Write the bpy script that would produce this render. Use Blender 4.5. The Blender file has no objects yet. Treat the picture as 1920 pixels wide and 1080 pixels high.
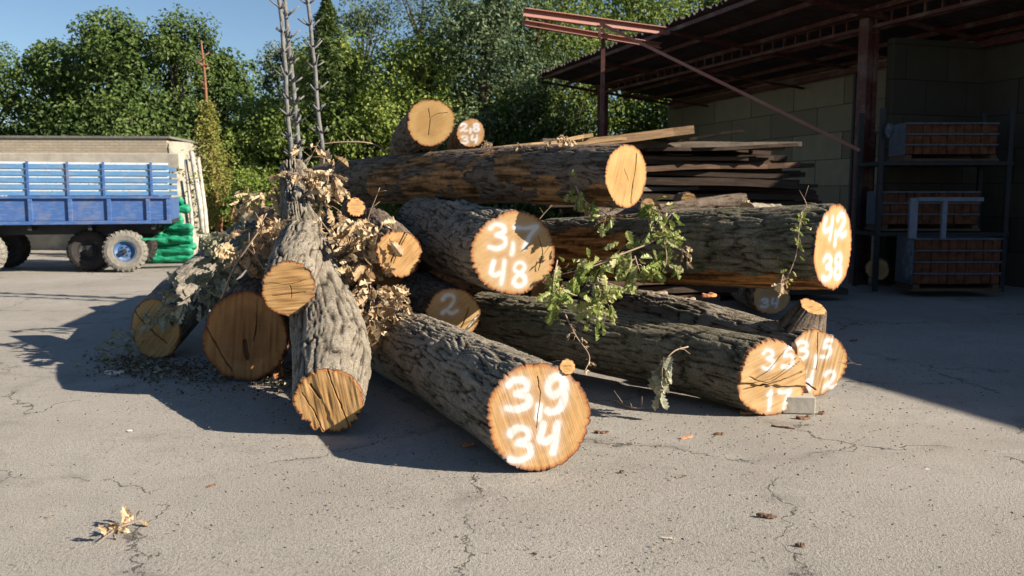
import bpy, math, random
import numpy as np
from mathutils import Vector, Matrix, Quaternion
R = math.radians
C = bpy.context.scene
col = C.collection
random.seed(7); RNG = np.random.default_rng(7)

# ------------------------------------------------------------------ camera
PITCH = math.atan(175/1600.0)
cam = bpy.data.cameras.new('camera'); co = bpy.data.objects.new('camera', cam); col.objects.link(co)
co.location = (0, 0, 1.6); co.rotation_euler = (math.pi/2 - PITCH, 0, 0)
cam.sensor_width = 36; cam.lens = 30; cam.clip_end = 400; cam.clip_start = .05
cam.dof.use_dof = True; cam.dof.focus_distance = 5.9; cam.dof.aperture_fstop = 2.8
C.camera = co
# ------------------------------------------------------------------ light
SUN_EL = 28.0; SAZ = Vector((.955, -.295)).normalized()
w = bpy.data.worlds.new('World'); C.world = w; w.use_nodes = True
nt = w.node_tree; nt.nodes.clear()
sky = nt.nodes.new('ShaderNodeTexSky'); sky.sky_type = 'NISHITA'; sky.sun_disc = False
sky.sun_elevation = R(SUN_EL); sky.sun_rotation = math.atan2(SAZ.x, SAZ.y)
sky.air_density = 1.0; sky.dust_density = .15; sky.ozone_density = 3.5
bg = nt.nodes.new('ShaderNodeBackground'); bg.inputs[1].default_value = .05
wo = nt.nodes.new('ShaderNodeOutputWorld')
nt.links.new(sky.outputs[0], bg.inputs[0]); nt.links.new(bg.outputs[0], wo.inputs[0])
sl = bpy.data.lights.new('sun', 'SUN'); sl.energy = 5.0; sl.angle = R(.5); sl.color = (1, .91, .77)
so = bpy.data.objects.new('sun', sl); col.objects.link(so)
ce = math.cos(R(SUN_EL))
so.rotation_euler = (-Vector((SAZ.x*ce, SAZ.y*ce, math.sin(R(SUN_EL))))).to_track_quat('-Z', 'Y').to_euler()
C.view_settings.view_transform = 'Standard'; C.view_settings.look = 'None'
C.view_settings.exposure = 1.25; C.view_settings.gamma = 1
C.render.resolution_x = 1024; C.render.resolution_y = 576

def P(px, py, Y):
    x = (px-960)/1600.0; y = (540-py)/1600.0
    s, c = math.sin(PITCH), math.cos(PITCH)
    d = Vector((x, c + y*s, -s + y*c))
    return Vector((0, 0, 1.6)) + d*(Y/d.y)
def G(px, py):
    d = P(px, py, 1.0) - Vector((0, 0, 1.6))
    return Vector((0, 0, 1.6)) + d*(1.6/-d.z)

# ------------------------------------------------------------------ helpers
def tag(o, label, cat, group=None, kind=None):
    if label: o['label'] = label
    if cat: o['category'] = cat
    if group: o['group'] = group
    if kind: o['kind'] = kind
    return o
def thing(name, label, cat, loc=(0, 0, 0), group=None, rz=0):
    o = bpy.data.objects.new(name, None); col.objects.link(o); o.location = loc; o.rotation_euler = (0, 0, rz)
    o.empty_display_size = .1
    return tag(o, label, cat, group)
def mesh_np(name, V, F, mat, parent=None, attrs=None, smooth=False):
    """V (n,3) world or local coordinates; F (m,k) array or list of face arrays"""
    me = bpy.data.meshes.new(name); V = np.asarray(V, dtype=np.float32)
    me.vertices.add(len(V)); me.vertices.foreach_set('co', V.ravel())
    Fs = F if isinstance(F, list) else [F]
    Fs = [np.asarray(f, dtype=np.int32) for f in Fs if len(f)]
    nl = sum(f.size for f in Fs); nf = sum(len(f) for f in Fs)
    me.loops.add(nl); me.polygons.add(nf)
    me.loops.foreach_set('vertex_index', np.concatenate([f.ravel() for f in Fs]))
    st = np.concatenate([[0], np.cumsum(np.concatenate([np.full(len(f), f.shape[1]) for f in Fs]))[:-1]]).astype(np.int32)
    me.polygons.foreach_set('loop_start', st)
    me.polygons.foreach_set('use_smooth', np.full(nf, smooth))
    me.update(calc_edges=True)
    for k, a in (attrs or {}).items():
        a = np.asarray(a, dtype=np.float32)
        if a.ndim == 1:
            at = me.attributes.new(k, 'FLOAT', 'POINT'); at.data.foreach_set('value', a)
        else:
            at = me.attributes.new(k, 'FLOAT_VECTOR', 'POINT'); at.data.foreach_set('vector', a.ravel())
    o = bpy.data.objects.new(name, me); col.objects.link(o)
    if mat: me.materials.append(mat)
    if parent is not None:
        o.parent = parent
    return o
class MB:
    """collects boxes, bars and tubes into one mesh (local coordinates of its parent)"""
    def __init__(s): s.v = []; s.f4 = []; s.fn = []
    def box(s, a, b, rz=0, c=None):
        x0, y0, z0 = a; x1, y1, z1 = b
        P8 = [(x0,y0,z0),(x1,y0,z0),(x1,y1,z0),(x0,y1,z0),(x0,y0,z1),(x1,y0,z1),(x1,y1,z1),(x0,y1,z1)]
        n = len(s.v); s.v += P8
        s.f4 += [[n+i for i in q] for q in ((0,3,2,1),(4,5,6,7),(0,1,5,4),(1,2,6,5),(2,3,7,6),(3,0,4,7))]
        return s
    def bar(s, p, q, w, h, up=Vector((0, 0, 1))):
        p = Vector(p); q = Vector(q); d = (q-p).normalized()
        sd = d.cross(up)
        if sd.length < 1e-4: sd = Vector((1, 0, 0))
        sd.normalize(); u2 = sd.cross(d)
        n = len(s.v)
        for e in (p, q):
            for a, b in ((-1,-1),(1,-1),(1,1),(-1,1)):
                s.v.append(tuple(e + sd*a*w/2 + u2*b*h/2))
        s.f4 += [[n+i for i in q_] for q_ in ((3,2,1,0),(4,5,6,7),(0,1,5,4),(1,2,6,5),(2,3,7,6),(3,0,4,7))]
        return s
    def tube(s, pts, rs, k=8, cap=True):
        pts = [Vector(p) for p in pts]; n0 = len(s.v); m = len(pts)
        if not hasattr(rs, '__len__'): rs = [rs]*m
        ref = Vector((0.13, .2, 1)).normalized()
        for i, p in enumerate(pts):
            d = (pts[min(i+1, m-1)] - pts[max(i-1, 0)]).normalized()
            a = d.cross(ref)
            if a.length < .05: a = d.cross(Vector((1, 0, 0)))
            a.normalize(); b = a.cross(d)
            for j in range(k):
                t = 2*math.pi*j/k
                s.v.append(tuple(p + a*math.cos(t)*rs[i] + b*math.sin(t)*rs[i]))
        for i in range(m-1):
            for j in range(k):
                j2 = (j+1) % k
                s.f4.append([n0+i*k+j, n0+i*k+j2, n0+(i+1)*k+j2, n0+(i+1)*k+j])
        if cap:
            s.fn.append([n0+j for j in range(k)][::-1]); s.fn.append([n0+(m-1)*k+j for j in range(k)])
        return s
    def lathe(s, prof, c, ax='y', k=28):
        """prof (radius, offset along axis) ring list, closed caps"""
        n0 = len(s.v)
        for r, o in prof:
            for j in range(k):
                t = 2*math.pi*j/k; a, b = r*math.cos(t), r*math.sin(t)
                q = {'y': (a, o, b), 'x': (o, a, b), 'z': (a, b, o)}[ax]
                s.v.append((c[0]+q[0], c[1]+q[1], c[2]+q[2]))
        for i in range(len(prof)-1):
            for j in range(k):
                j2 = (j+1) % k
                s.f4.append([n0+i*k+j, n0+i*k+j2, n0+(i+1)*k+j2, n0+(i+1)*k+j])
        return s
    def build(s, name, mat, parent=None, bevel=0, smooth=False):
        me = bpy.data.meshes.new(name); me.from_pydata([tuple(v) for v in s.v], [], s.f4+s.fn); me.update()
        me.materials.append(mat)
        o = bpy.data.objects.new(name, me); col.objects.link(o)
        if parent is not None: o.parent = parent
        if smooth:
            for p in me.polygons: p.use_smooth = True
        if bevel:
            m = o.modifiers.new('bevel', 'BEVEL'); m.width = bevel; m.segments = 2; m.limit_method = 'ANGLE'
        return o

# numpy gradient-ish value noise
_T = np.random.default_rng(3).random((64, 64, 64)).astype(np.float32)*2-1
def vnoise(x, y, z):
    xi = np.floor(x).astype(int); yi = np.floor(y).astype(int); zi = np.floor(z).astype(int)
    fx = x-xi; fy = y-yi; fz = z-zi
    fx = fx*fx*(3-2*fx); fy = fy*fy*(3-2*fy); fz = fz*fz*(3-2*fz)
    x0 = xi & 63; x1 = (xi+1) & 63; y0 = yi & 63; y1 = (yi+1) & 63; z0 = zi & 63; z1 = (zi+1) & 63
    def L(a, b, t): return a+(b-a)*t
    return L(L(L(_T[x0,y0,z0], _T[x1,y0,z0], fx), L(_T[x0,y1,z0], _T[x1,y1,z0], fx), fy),
             L(L(_T[x0,y0,z1], _T[x1,y0,z1], fx), L(_T[x0,y1,z1], _T[x1,y1,z1], fx), fy), fz)
def fbm(x, y, z, o=3):
    s = 0; a = 1; t = 0
    for i in range(o):
        s = s + a*vnoise(x*2**i+17*i, y*2**i+31*i, z*2**i+7*i); t += a; a *= .5
    return s/t
def sstep(a, b, x):
    t = np.clip((x-a)/(b-a), 0, 1); return t*t*(3-2*t)

# ------------------------------------------------------------------ node materials
class NM:
    def __init__(s, name, rough=.8, spec=.3):
        s.m = bpy.data.materials.new(name); s.m.use_nodes = True; s.t = s.m.node_tree
        s.b = s.t.nodes['Principled BSDF']; s.b.inputs['Roughness'].default_value = rough
        s.b.inputs['Specular IOR Level'].default_value = spec
    def n(s, ty, **kw):
        nd = s.t.nodes.new(ty)
        for k, v in kw.items(): setattr(nd, k, v)
        return nd
    def l(s, a, b): s.t.links.new(a, b)
    def coord(s, scale=(1,1,1), src='Object', rot=(0,0,0)):
        tc = s.n('ShaderNodeTexCoord'); mp = s.n('ShaderNodeMapping'); mp.inputs['Scale'].default_value = scale
        mp.inputs['Rotation'].default_value = rot
        s.l(tc.outputs[src], mp.inputs[0]); return mp.outputs[0]
    def attr(s, name, out='Fac'):
        a = s.n('ShaderNodeAttribute'); a.attribute_name = name; return a.outputs[out]
    def noise(s, vec, scale, detail=4, rough=.55, dist=0):
        nd = s.n('ShaderNodeTexNoise'); nd.inputs['Scale'].default_value = scale; nd.inputs['Detail'].default_value = detail
        nd.inputs['Roughness'].default_value = rough; nd.inputs['Distortion'].default_value = dist
        if vec: s.l(vec, nd.inputs['Vector'])
        return nd.outputs['Fac']
    def ramp(s, fac, stops, interp='LINEAR'):
        r = s.n('ShaderNodeValToRGB'); r.color_ramp.interpolation = interp
        e = r.color_ramp.elements
        while len(e) < len(stops): e.new(.5)
        for i, (p, c) in enumerate(stops):
            e[i].position = p; e[i].color = (*c, 1) if len(c) == 3 else c
        s.l(fac, r.inputs[0]); return r.outputs[0]
    def g(s, fac, a, b, va=0, vb=1):
        m = s.n('ShaderNodeMapRange'); m.inputs[1].default_value = a; m.inputs[2].default_value = b
        m.inputs[3].default_value = va; m.inputs[4].default_value = vb; s.l(fac, m.inputs[0]); return m.outputs[0]
    def mix(s, fac, a, b, mode='MIX'):
        m = s.n('ShaderNodeMix'); m.data_type = 'RGBA'; m.blend_type = mode
        for sock, v in ((m.inputs[0], fac), (m.inputs[6], a), (m.inputs[7], b)):
            if isinstance(v, (int, float)): sock.default_value = v
            elif isinstance(v, (tuple, list)): sock.default_value = (*v, 1) if len(v) == 3 else v
            else: s.l(v, sock)
        return m.outputs[2]
    def math(s, op, a, b=0.0):
        m = s.n('ShaderNodeMath'); m.operation = op
        for i, v in enumerate((a, b)):
            if isinstance(v, (int, float)): m.inputs[i].default_value = v
            else: s.l(v, m.inputs[i])
        return m.outputs[0]
    def col(s, c):
        if isinstance(c, tuple): s.b.inputs['Base Color'].default_value = (*c, 1)
        else: s.l(c, s.b.inputs['Base Color'])
        return s
    def bump(s, h, strength=.5, dist=.01):
        b = s.n('ShaderNodeBump'); b.inputs['Strength'].default_value = strength; b.inputs['Distance'].default_value = dist
        s.l(h, b.inputs['Height']); s.l(b.outputs[0], s.b.inputs['Normal']); return s

def m_bark(name, ridge, ridge2, furrow, moss=(.07,.075,.04), mossamt=.3, peel=(.42,.2,.075)):
    m = NM(name, .92, .15); v = m.coord()
    n1 = m.noise(v, 9, 5, .6); n2 = m.noise(v, 70, 4, .65); n3 = m.noise(v, 3.1, 3)
    c = m.mix(m.g(n1, .38, .62), ridge, ridge2)
    c = m.mix(m.g(n2, .45, .75), c, tuple(min(1, x*1.5) for x in ridge))
    c = m.mix(m.math('MULTIPLY', m.g(n3, .5, .62), mossamt), c, moss)
    h = m.attr('bark')
    c = m.mix(m.g(h, .15, .75), furrow, c)
    pk = m.attr('peel')
    gr = m.math('ADD', m.math('MULTIPLY', m.attr('grain'), .8), m.math('MULTIPLY', m.noise(v, 14, 7, .72), 1.0))
    pc = m.ramp(gr, [(.25, tuple(x*.22 for x in peel)), (.46, tuple(x*.7 for x in peel)), (.62, peel), (.85, tuple(min(1, x*1.5) for x in peel))])
    c = m.mix(pk, c, pc)
    # small rust-red flakes
    fl = m.g(m.noise(v, 16, 3, .5), .69, .72); c = m.mix(m.math('MULTIPLY', fl, .8), c, (.2, .07, .035))
    m.col(c).bump(m.math('ADD', m.noise(m.coord((1,1,1)), 48, 8, .78), m.math('MULTIPLY', n2, .7)), 1.0, .022)
    return m.m
BARK = {
 'grey': m_bark('oak_bark_grey', (.32,.275,.215), (.19,.155,.115), (.03,.021,.015), mossamt=.25),
 'brown': m_bark('oak_bark_brown', (.2,.155,.12), (.12,.085,.06), (.035,.022,.015), peel=(.34,.18,.075)),
 'moss': m_bark('oak_bark_mossy', (.21,.185,.135), (.115,.1,.065), (.032,.024,.016), mossamt=.5, peel=(.42,.19,.06)),
 'pale': m_bark('oak_bark_pale', (.27,.24,.195), (.17,.15,.12), (.08,.06,.045), mossamt=.1),
}
def m_face(name, sap, heart, rim):
    m = NM(name, .75, .2)
    fc = m.attr('fc', 'Vector'); sc = m.attr('sc', 'Vector'); rho = m.attr('rho')
    mp = m.n('ShaderNodeMapping'); mp.inputs['Scale'].default_value = (4, 120, 1); m.l(sc, mp.inputs[0])
    saw = m.noise(mp.outputs[0], 1, 3, .6)
    mp2 = m.n('ShaderNodeMapping'); mp2.inputs['Scale'].default_value = (2.5, 34, 1); m.l(sc, mp2.inputs[0])
    saw2 = m.noise(mp2.outputs[0], 1, 3, .6, .3)
    wv = m.n('ShaderNodeTexWave'); wv.wave_type = 'RINGS'; wv.rings_direction = 'SPHERICAL'
    wv.inputs['Scale'].default_value = 26; wv.inputs['Distortion'].default_value = 3.2; wv.inputs['Detail'].default_value = 3
    wv.inputs['Detail Scale'].default_value = 2.2
    m.l(fc, wv.inputs['Vector'])
    big = m.noise(fc, 5, 4, .6)
    c = m.ramp(m.math('ADD', rho, m.math('MULTIPLY', m.math('SUBTRACT', big, .5), .35)),
               [(0, heart), (.55, heart), (.72, sap), (1, sap)])
    c = m.mix(m.math('MULTIPLY', wv.outputs['Fac'], .22), c, tuple(x*.62 for x in heart))
    c = m.mix(m.g(saw, .42, .64, 0, .28), c, tuple(min(1, x*1.3) for x in sap))
    c = m.mix(m.g(saw2, .52, .78, 0, .2), c, tuple(x*.62 for x in heart))
    c = m.mix(m.g(m.noise(fc, 4.5, 6, .7), .5, .7, 0, .2), c, (.2, .165, .125))
    blot = m.noise(fc, 13, 5, .7)
    c = m.mix(m.g(blot, .56, .8, 0, .45), c, tuple(x*.55 for x in rim))
    ed = m.math('ADD', rho, m.math('MULTIPLY', m.math('SUBTRACT', m.noise(fc, 16, 5, .7), .5), .11))
    c = m.mix(m.g(ed, .9, .965, 0, .85), c, rim)
    c = m.mix(m.g(ed, .965, .985), c, (.13, .055, .03))
    c = m.mix(m.g(ed, .995, 1.01), c, (.07, .045, .032))
    pn = m.math('MULTIPLY', m.attr('paint'), m.g(m.math('ADD', m.noise(fc, 90, 4, .7), m.math('MULTIPLY', saw, .6)), .35, .8, 1.2, .9))
    pn = m.math('MULTIPLY', m.math('MINIMUM', pn, 1), m.g(m.noise(fc, 11, 3, .6), .32, .5, .72, 1))
    c = m.mix(pn, c, (.6, .59, .585))
    c = m.mix(m.math('MULTIPLY', m.attr('crack'), .85), c, (.07, .035, .018))
    m.col(c).bump(m.math('ADD', m.math('MULTIPLY', saw, 1.0), m.math('MULTIPLY', saw2, .9)), .4, .006)
    return m.m
FACE = {
 'warm': m_face('sawn_oak_warm', (.42,.245,.1), (.36,.2,.075), (.31,.105,.028)),
 'tan': m_face('sawn_oak_tan', (.42,.265,.12), (.36,.215,.09), (.3,.11,.032)),
 'dark': m_face('sawn_oak_dark', (.36,.175,.06), (.26,.12,.042), (.25,.075,.025)),  # darker and redder than the other sawn ends
 'yellow': m_face('sawn_oak_yellow', (.4,.245,.095), (.34,.195,.07), (.3,.125,.034)),
}
def simple(name, c, rough=.8, spec=.3, var=.25, scale=8, bump=.3, metal=0, dist=.005, detail=5, stretch=(1,1,1)):
    m = NM(name, rough, spec); v = m.coord(stretch); n = m.noise(v, scale, detail, .6)
    cc = m.ramp(n, [(.3, tuple(x*(1-var) for x in c)), (.5, c), (.7, tuple(min(1, x*(1+var)) for x in c))])
    m.b.inputs['Metallic'].default_value = metal
    m.col(cc).bump(m.noise(v, scale*4, 4, .6), bump, dist); return m.m
def m_leaf(name, c1, c2, c3, trans=.35, rough=.55, spec=.35):
    m = NM(name, rough, spec); t = m.attr('tint')
    c = m.ramp(t, [(0, c1), (.5, c2), (1, c3)])
    c = m.mix(m.g(m.noise(m.coord(), 60, 3), .4, .7, 0, .35), c, tuple(x*.6 for x in c2))
    m.col(c)
    tr = m.n('ShaderNodeBsdfTranslucent'); m.l(c, tr.inputs['Color'])
    mx = m.n('ShaderNodeMixShader'); mx.inputs[0].default_value = trans
    out = m.t.nodes['Material Output']
    m.l(m.b.outputs[0], mx.inputs[1]); m.l(tr.outputs[0], mx.inputs[2]); m.l(mx.outputs[0], out.inputs['Surface'])
    return m.m

# ------------------------------------------------------------------ strokes of the spray-painted marks
DIG = {
 '3': [[(.08,.84),(.35,1),(.78,.92),(.82,.68),(.42,.54)], [(.42,.54),(.86,.42),(.88,.14),(.45,0),(.02,.06)]],
 '9': [[(.86,.84),(.62,1),(.28,.93),(.14,.68),(.36,.5),(.7,.6),(.86,.84),(.84,.45),(.68,.12),(.3,0),(.12,.06)]],
 '4': [[(.22,1),(.12,.72),(.08,.48),(.35,.4),(.62,.5)], [(.86,1),(.78,.5),(.66,0)]],
 '7': [[(.02,.92),(.45,.86),(.98,.92)], [(.98,.92),(.72,.6),(.55,.3),(.42,0)]],
 '8': [[(.5,.54),(.2,.7),(.28,.94),(.6,1),(.82,.82),(.6,.58),(.25,.38),(.15,.14),(.45,0),(.8,.1),(.8,.36),(.5,.54)]],
 '2': [[(.12,.78),(.32,.98),(.68,.95),(.78,.7),(.5,.35),(.1,.05),(.3,.2),(.6,.02),(.95,.12)]],
 '5': [[(.92,1),(.4,.96),(.26,.58)], [(.26,.58),(.72,.6),(.86,.3),(.6,.02),(.1,.05)]],
 '1': [[(.3,.8),(.6,1),(.5,.5),(.42,0)]],
 ',': [[(.6,1),(.55,.5),(.4,0)]],
}
def crom(pts, n=12):
    pts = [np.array(p, float) for p in pts]
    if len(pts) < 3: return np.array([pts[0]+(pts[-1]-pts[0])*t for t in np.linspace(0, 1, n)])
    q = [2*pts[0]-pts[1]] + pts + [2*pts[-1]-pts[-2]]; out = []
    for i in range(1, len(q)-2):
        for t in np.linspace(0, 1, n, endpoint=False):
            out.append(.5*((2*q[i]) + (-q[i-1]+q[i+1])*t + (2*q[i-1]-5*q[i]+4*q[i+1]-q[i+2])*t*t + (-q[i-1]+3*q[i]-3*q[i+1]+q[i+2])*t**3))
    out.append(q[-2]); return np.array(out)
def strokes(marks):
    """marks: (digit, x, y, w, h) box lower-left in face units (-1..1)"""
    out = []
    for d, x, y, w_, h_ in marks:
        for s in DIG[d]:
            out.append(crom([(x+a*w_, y+b*h_) for a, b in s]))
    return out
def polydist(U, V, pl):
    D = np.full(U.shape, 1e9)
    for a, b in zip(pl[:-1], pl[1:]):
        d = b-a; L2 = (d**2).sum()+1e-12
        t = np.clip(((U-a[0])*d[0]+(V-a[1])*d[1])/L2, 0, 1)
        D = np.minimum(D, np.hypot(U-a[0]-t*d[0], V-a[1]-t*d[1]))
    return D

# ------------------------------------------------------------------ logs
def log_surface(pts, rad, near_n=None, far_n=None, seed=0, res=1.0, depth=.022, peel=None, fr=37., lumps=.03, flare=0, knots=()):
    pts = [np.array(p, float) for p in pts]
    path = crom([tuple(p)+(r,) for p, r in zip(pts, rad)], 24) if len(pts) > 2 else np.array([np.append(pts[0], rad[0])*(1-t)+np.append(pts[1], rad[1])*t for t in np.linspace(0, 1, 40)])
    seg = np.linalg.norm(np.diff(path[:, :3], axis=0), axis=1); S = np.concatenate([[0], np.cumsum(seg)]); Ltot = S[-1]
    ns = max(8, int(Ltot/(.0115*res))); ss = np.linspace(0, Ltot, ns)
    c = np.stack([np.interp(ss, S, path[:, k]) for k in range(4)], 1); ctr = c[:, :3]; rr = c[:, 3]
    T = np.gradient(ctr, axis=0); T /= np.linalg.norm(T, axis=1)[:, None]
    up = np.array([0, 0, 1.]);
    U = up - T*(T@up)[:, None]; bad = np.linalg.norm(U, axis=1) < .3
    if bad.any():
        up2 = np.array([0, 1., 0]); U = up2 - T*(T@up2)[:, None]
    U /= np.linalg.norm(U, axis=1)[:, None]; W = np.cross(T, U)
    rm = rr.mean(); nth = max(24, int(2*math.pi*rm/(.0095*res)))
    th = np.arange(nth)*2*math.pi/nth
    TH, SS = np.meshgrid(th, ss); o = seed*13.7
    X = np.cos(TH)*rm; Y = np.sin(TH)*rm
    wa = vnoise(X*5+o, Y*5+o, SS*4+o)*.026; wb = vnoise(X*5+o+9, Y*5+o+3, SS*4+o)*.026
    wt = vnoise(X*2.2+o, Y*2.2, SS*1.5+o)*.35
    n1 = vnoise((X+wa)*fr+o, (Y+wb)*fr, (SS+wt*.3)*fr/8.5+o)
    n2 = vnoise((X+wb)*fr*1.9+o, (Y+wa)*fr*1.9, (SS)*fr/4.2+o+5)
    n3 = vnoise(X*fr*4+o, Y*fr*4, SS*fr*2.2+o+5)
    h = .66*np.clip(np.abs(n1)*3.0, 0, 1)**.8 + .26*np.clip(np.abs(n2)*2.8, 0, 1) + .1*n3
    pk = np.zeros_like(h)
    for (s0, s1, t0, t1, soft) in (peel or []):
        e = fbm(X*5+o, Y*5, SS*3+o, 4)*soft*2.2 + .03*n2 + .02*n3
        a = (((TH+math.pi) % (2*math.pi))-math.pi)
        d = np.minimum(np.minimum(SS-s0, s1-SS), np.minimum(a-t0, t1-a)*rm) + e
        pk = np.maximum(pk, sstep(0, .02, d))
    rad2 = rr[:, None] * (1 + lumps*vnoise(X*2.3+o, Y*2.3+o, SS*1.7) + .02*np.cos(2*TH+seed) + .016*np.cos(3*TH+seed*2+SS))
    rad2 = rad2 + vnoise(X*7+o, Y*7, SS*4+o)*.005
    grain = fbm(X*34+o, Y*34, SS*3.2+o, 3)
    amp = .6+.75*sstep(-.35, .45, vnoise(X*3.1+o, Y*3.1+o, SS*1.9+o)+.4*vnoise(X*9+o, Y*9, SS*5))
    disp = depth*amp*(h-1)*(1-pk) + pk*(-depth*.8 + .009*grain)
    for (ks, kt, kr, kh) in knots:
        a = (((TH-kt+math.pi) % (2*math.pi))-math.pi)*rm; d = np.hypot(a, SS-ks)/kr
        disp = disp + kh*np.exp(-d*d)*(1+.5*n2) - kh*.6*np.exp(-(d*2.6)**2)
    if flare:
        disp = disp + flare*np.exp(-SS/.18)*(1+.5*np.cos(3*TH+seed))
    rad2 = rad2+disp
    V = ctr[:, None, :] + rad2[..., None]*(np.cos(TH)[..., None]*U[:, None, :] + np.sin(TH)[..., None]*W[:, None, :])
    for end, nn in ((0, near_n), (-1, far_n)):
        if nn is None: continue
        nn = np.array(nn, float); nn /= np.linalg.norm(nn); Tn = T[end]
        ring = V - ctr[end]; off = -(((V - (ctr[end]))@nn) - ((ctr - ctr[end])@nn)[:, None])/(Tn@nn)
        dist = ss if end == 0 else Ltot-ss
        wgt = np.clip(1-dist/(2.4*rr[end]), 0, 1)
        V = V + (off*wgt[:, None])[..., None]*Tn
    # ragged lip at the cut
    Nv = ns*nth; idx = np.arange(Nv).reshape(ns, nth)
    a = idx[:-1]; b = np.roll(idx, -1, 1)[:-1]; c_ = np.roll(idx, -1, 1)[1:]; d_ = idx[1:]
    F = np.stack([a, b, c_, d_], -1).reshape(-1, 4)
    return V, F, h, (pk, grain), ctr, T, rr
def cut_face(V, ctr, n, rmean, seed, marks=None, sw=.085, cracks=(), saw=0., nr=70, res=1, relief=.003, pith=(.05, .05), soft=.045, step=None):
    """V (nth,3) ring; builds a polar disc; local paint frame u right, v up"""
    nth = V.shape[0]
    n = np.array(n, float); n /= np.linalg.norm(n)
    u = np.cross([0, 0, 1.], n)
    if np.linalg.norm(u) < .2: u = np.array([1., 0, 0])
    u /= np.linalg.norm(u); v = np.cross(n, u)
    if res < 1:   # refine the rim
        k = int(round(1/res)); t = np.arange(nth*k)/k
        V = np.stack([np.interp(t, np.arange(nth+1), np.append(V[:, j], V[0, j])) for j in range(3)], 1); nth = len(V)
    c = V.mean(0); rho = np.linspace(1, 0.0, nr)**.9
    RH = np.repeat(rho[:, None], nth, 1)
    Pp = c + RH[..., None]*(V[None]-c)
    Uu = ((Pp-c)@u)/rmean; Vv = ((Pp-c)@v)/rmean
    paint = np.zeros_like(Uu)
    if marks:
        for pl in strokes(marks):
            wob = sw*(1+.25*vnoise(Uu*4+seed, Vv*4, Uu*0))
            d = polydist(Uu, Vv, pl)
            paint = np.maximum(paint, 1-sstep(wob-soft, wob+soft, d)); paint = np.maximum(paint, .35*np.exp(-(d/(sw*1.9))**2))
    crack = np.zeros_like(Uu)
    for (pl, wd) in cracks:
        q = crom(pl, 8); jit = .012*vnoise(Uu*9+seed, Vv*9, Uu*0)
        crack = np.maximum(crack, 1-sstep(wd*.4, wd, polydist(Uu+jit, Vv+jit, q)))
    ca, sa = math.cos(saw), math.sin(saw)
    s1 = Uu*ca+Vv*sa; s2 = -Uu*sa+Vv*ca
    rel = relief*(vnoise(s1*1.2+seed, s2*14, s1*0)*1. + 1.2*vnoise(s1*2, s2*5+seed, s1*0)) - .014*crack
    if step:
        for (nx, ny, dd, hh) in step: rel = rel + hh*sstep(0, .03, nx*Uu+ny*Vv-dd+.03*vnoise(s1*6, s2*6, s1*0))
    rel = rel*sstep(0, .06, 1-RH)
    Pp = Pp + rel[..., None]*n
    rough = (1-sstep(0, .03, 1-RH))
    fc = np.stack([(Uu-pith[0])*rmean, (Vv-pith[1])*rmean, 0*Uu+seed], -1)
    sc = np.stack([s1*rmean, s2*rmean, 0*Uu+seed], -1)
    idx = np.arange(nr*nth).reshape(nr, nth); idx2 = np.roll(idx, -1, 1)
    F = np.stack([idx[:-1], idx[1:], idx2[1:], idx2[:-1]], -1).reshape(-1, 4)
    # orientation
    p0, p1, p2 = Pp.reshape(-1, 3)[F[0][:3]]
    if np.dot(np.cross(p1-p0, p2-p0), n) < 0: F = F[:, ::-1]
    return Pp.reshape(-1, 3), F, dict(fc=fc.reshape(-1, 3), sc=sc.reshape(-1, 3), rho=RH.ravel(), paint=paint.ravel(), crack=crack.ravel())

def make_log(label, pts, rad, bark='grey', face='warm', near_n=None, far_n=None, seed=1, res=1.0, marks=None, parent=None,
             pname='felled_log', group='felled oak logs', fres=1, farface=True, cat='log', name=None, **kw):
    fk = {k: kw.pop(k) for k in ('sw', 'cracks', 'saw', 'relief', 'pith', 'soft', 'step', 'nr') if k in kw}
    V, F, h, pk, ctr, T, rr = log_surface(pts, rad, near_n, far_n, seed, res, **kw)
    base = Vector(ctr[0]); base.z = 0 if parent is None else base.z
    if parent is None:
        root = thing(pname, label, cat, base, group); org = np.array(base)
    else:
        root = parent; org = np.array(parent.location)
    nn = -T[0] if near_n is None else np.array(near_n, float); fn = T[-1] if far_n is None else np.array(far_n, float)
    bo = mesh_np(name or 'bark', V.reshape(-1, 3)-org, F, BARK[bark], root, dict(bark=h.ravel(), peel=pk[0].ravel(), grain=pk[1].ravel()), smooth=True)
    Pf, Ff, at = cut_face(V[0], ctr[0], nn, rr[0], seed, marks, res=fres, **fk)
    hold = root
    if parent is not None: hold = bo
    mesh_np('cut_face', Pf-org, Ff, FACE[face], hold, at, smooth=True)
    if farface:
        Pf, Ff, at = cut_face(V[-1], ctr[-1], fn, rr[-1], seed+3, None, nr=12)
        mesh_np('cut_face', Pf-org, Ff, FACE[face], hold, at, smooth=True)
    return root, V, ctr, T, rr

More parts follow.
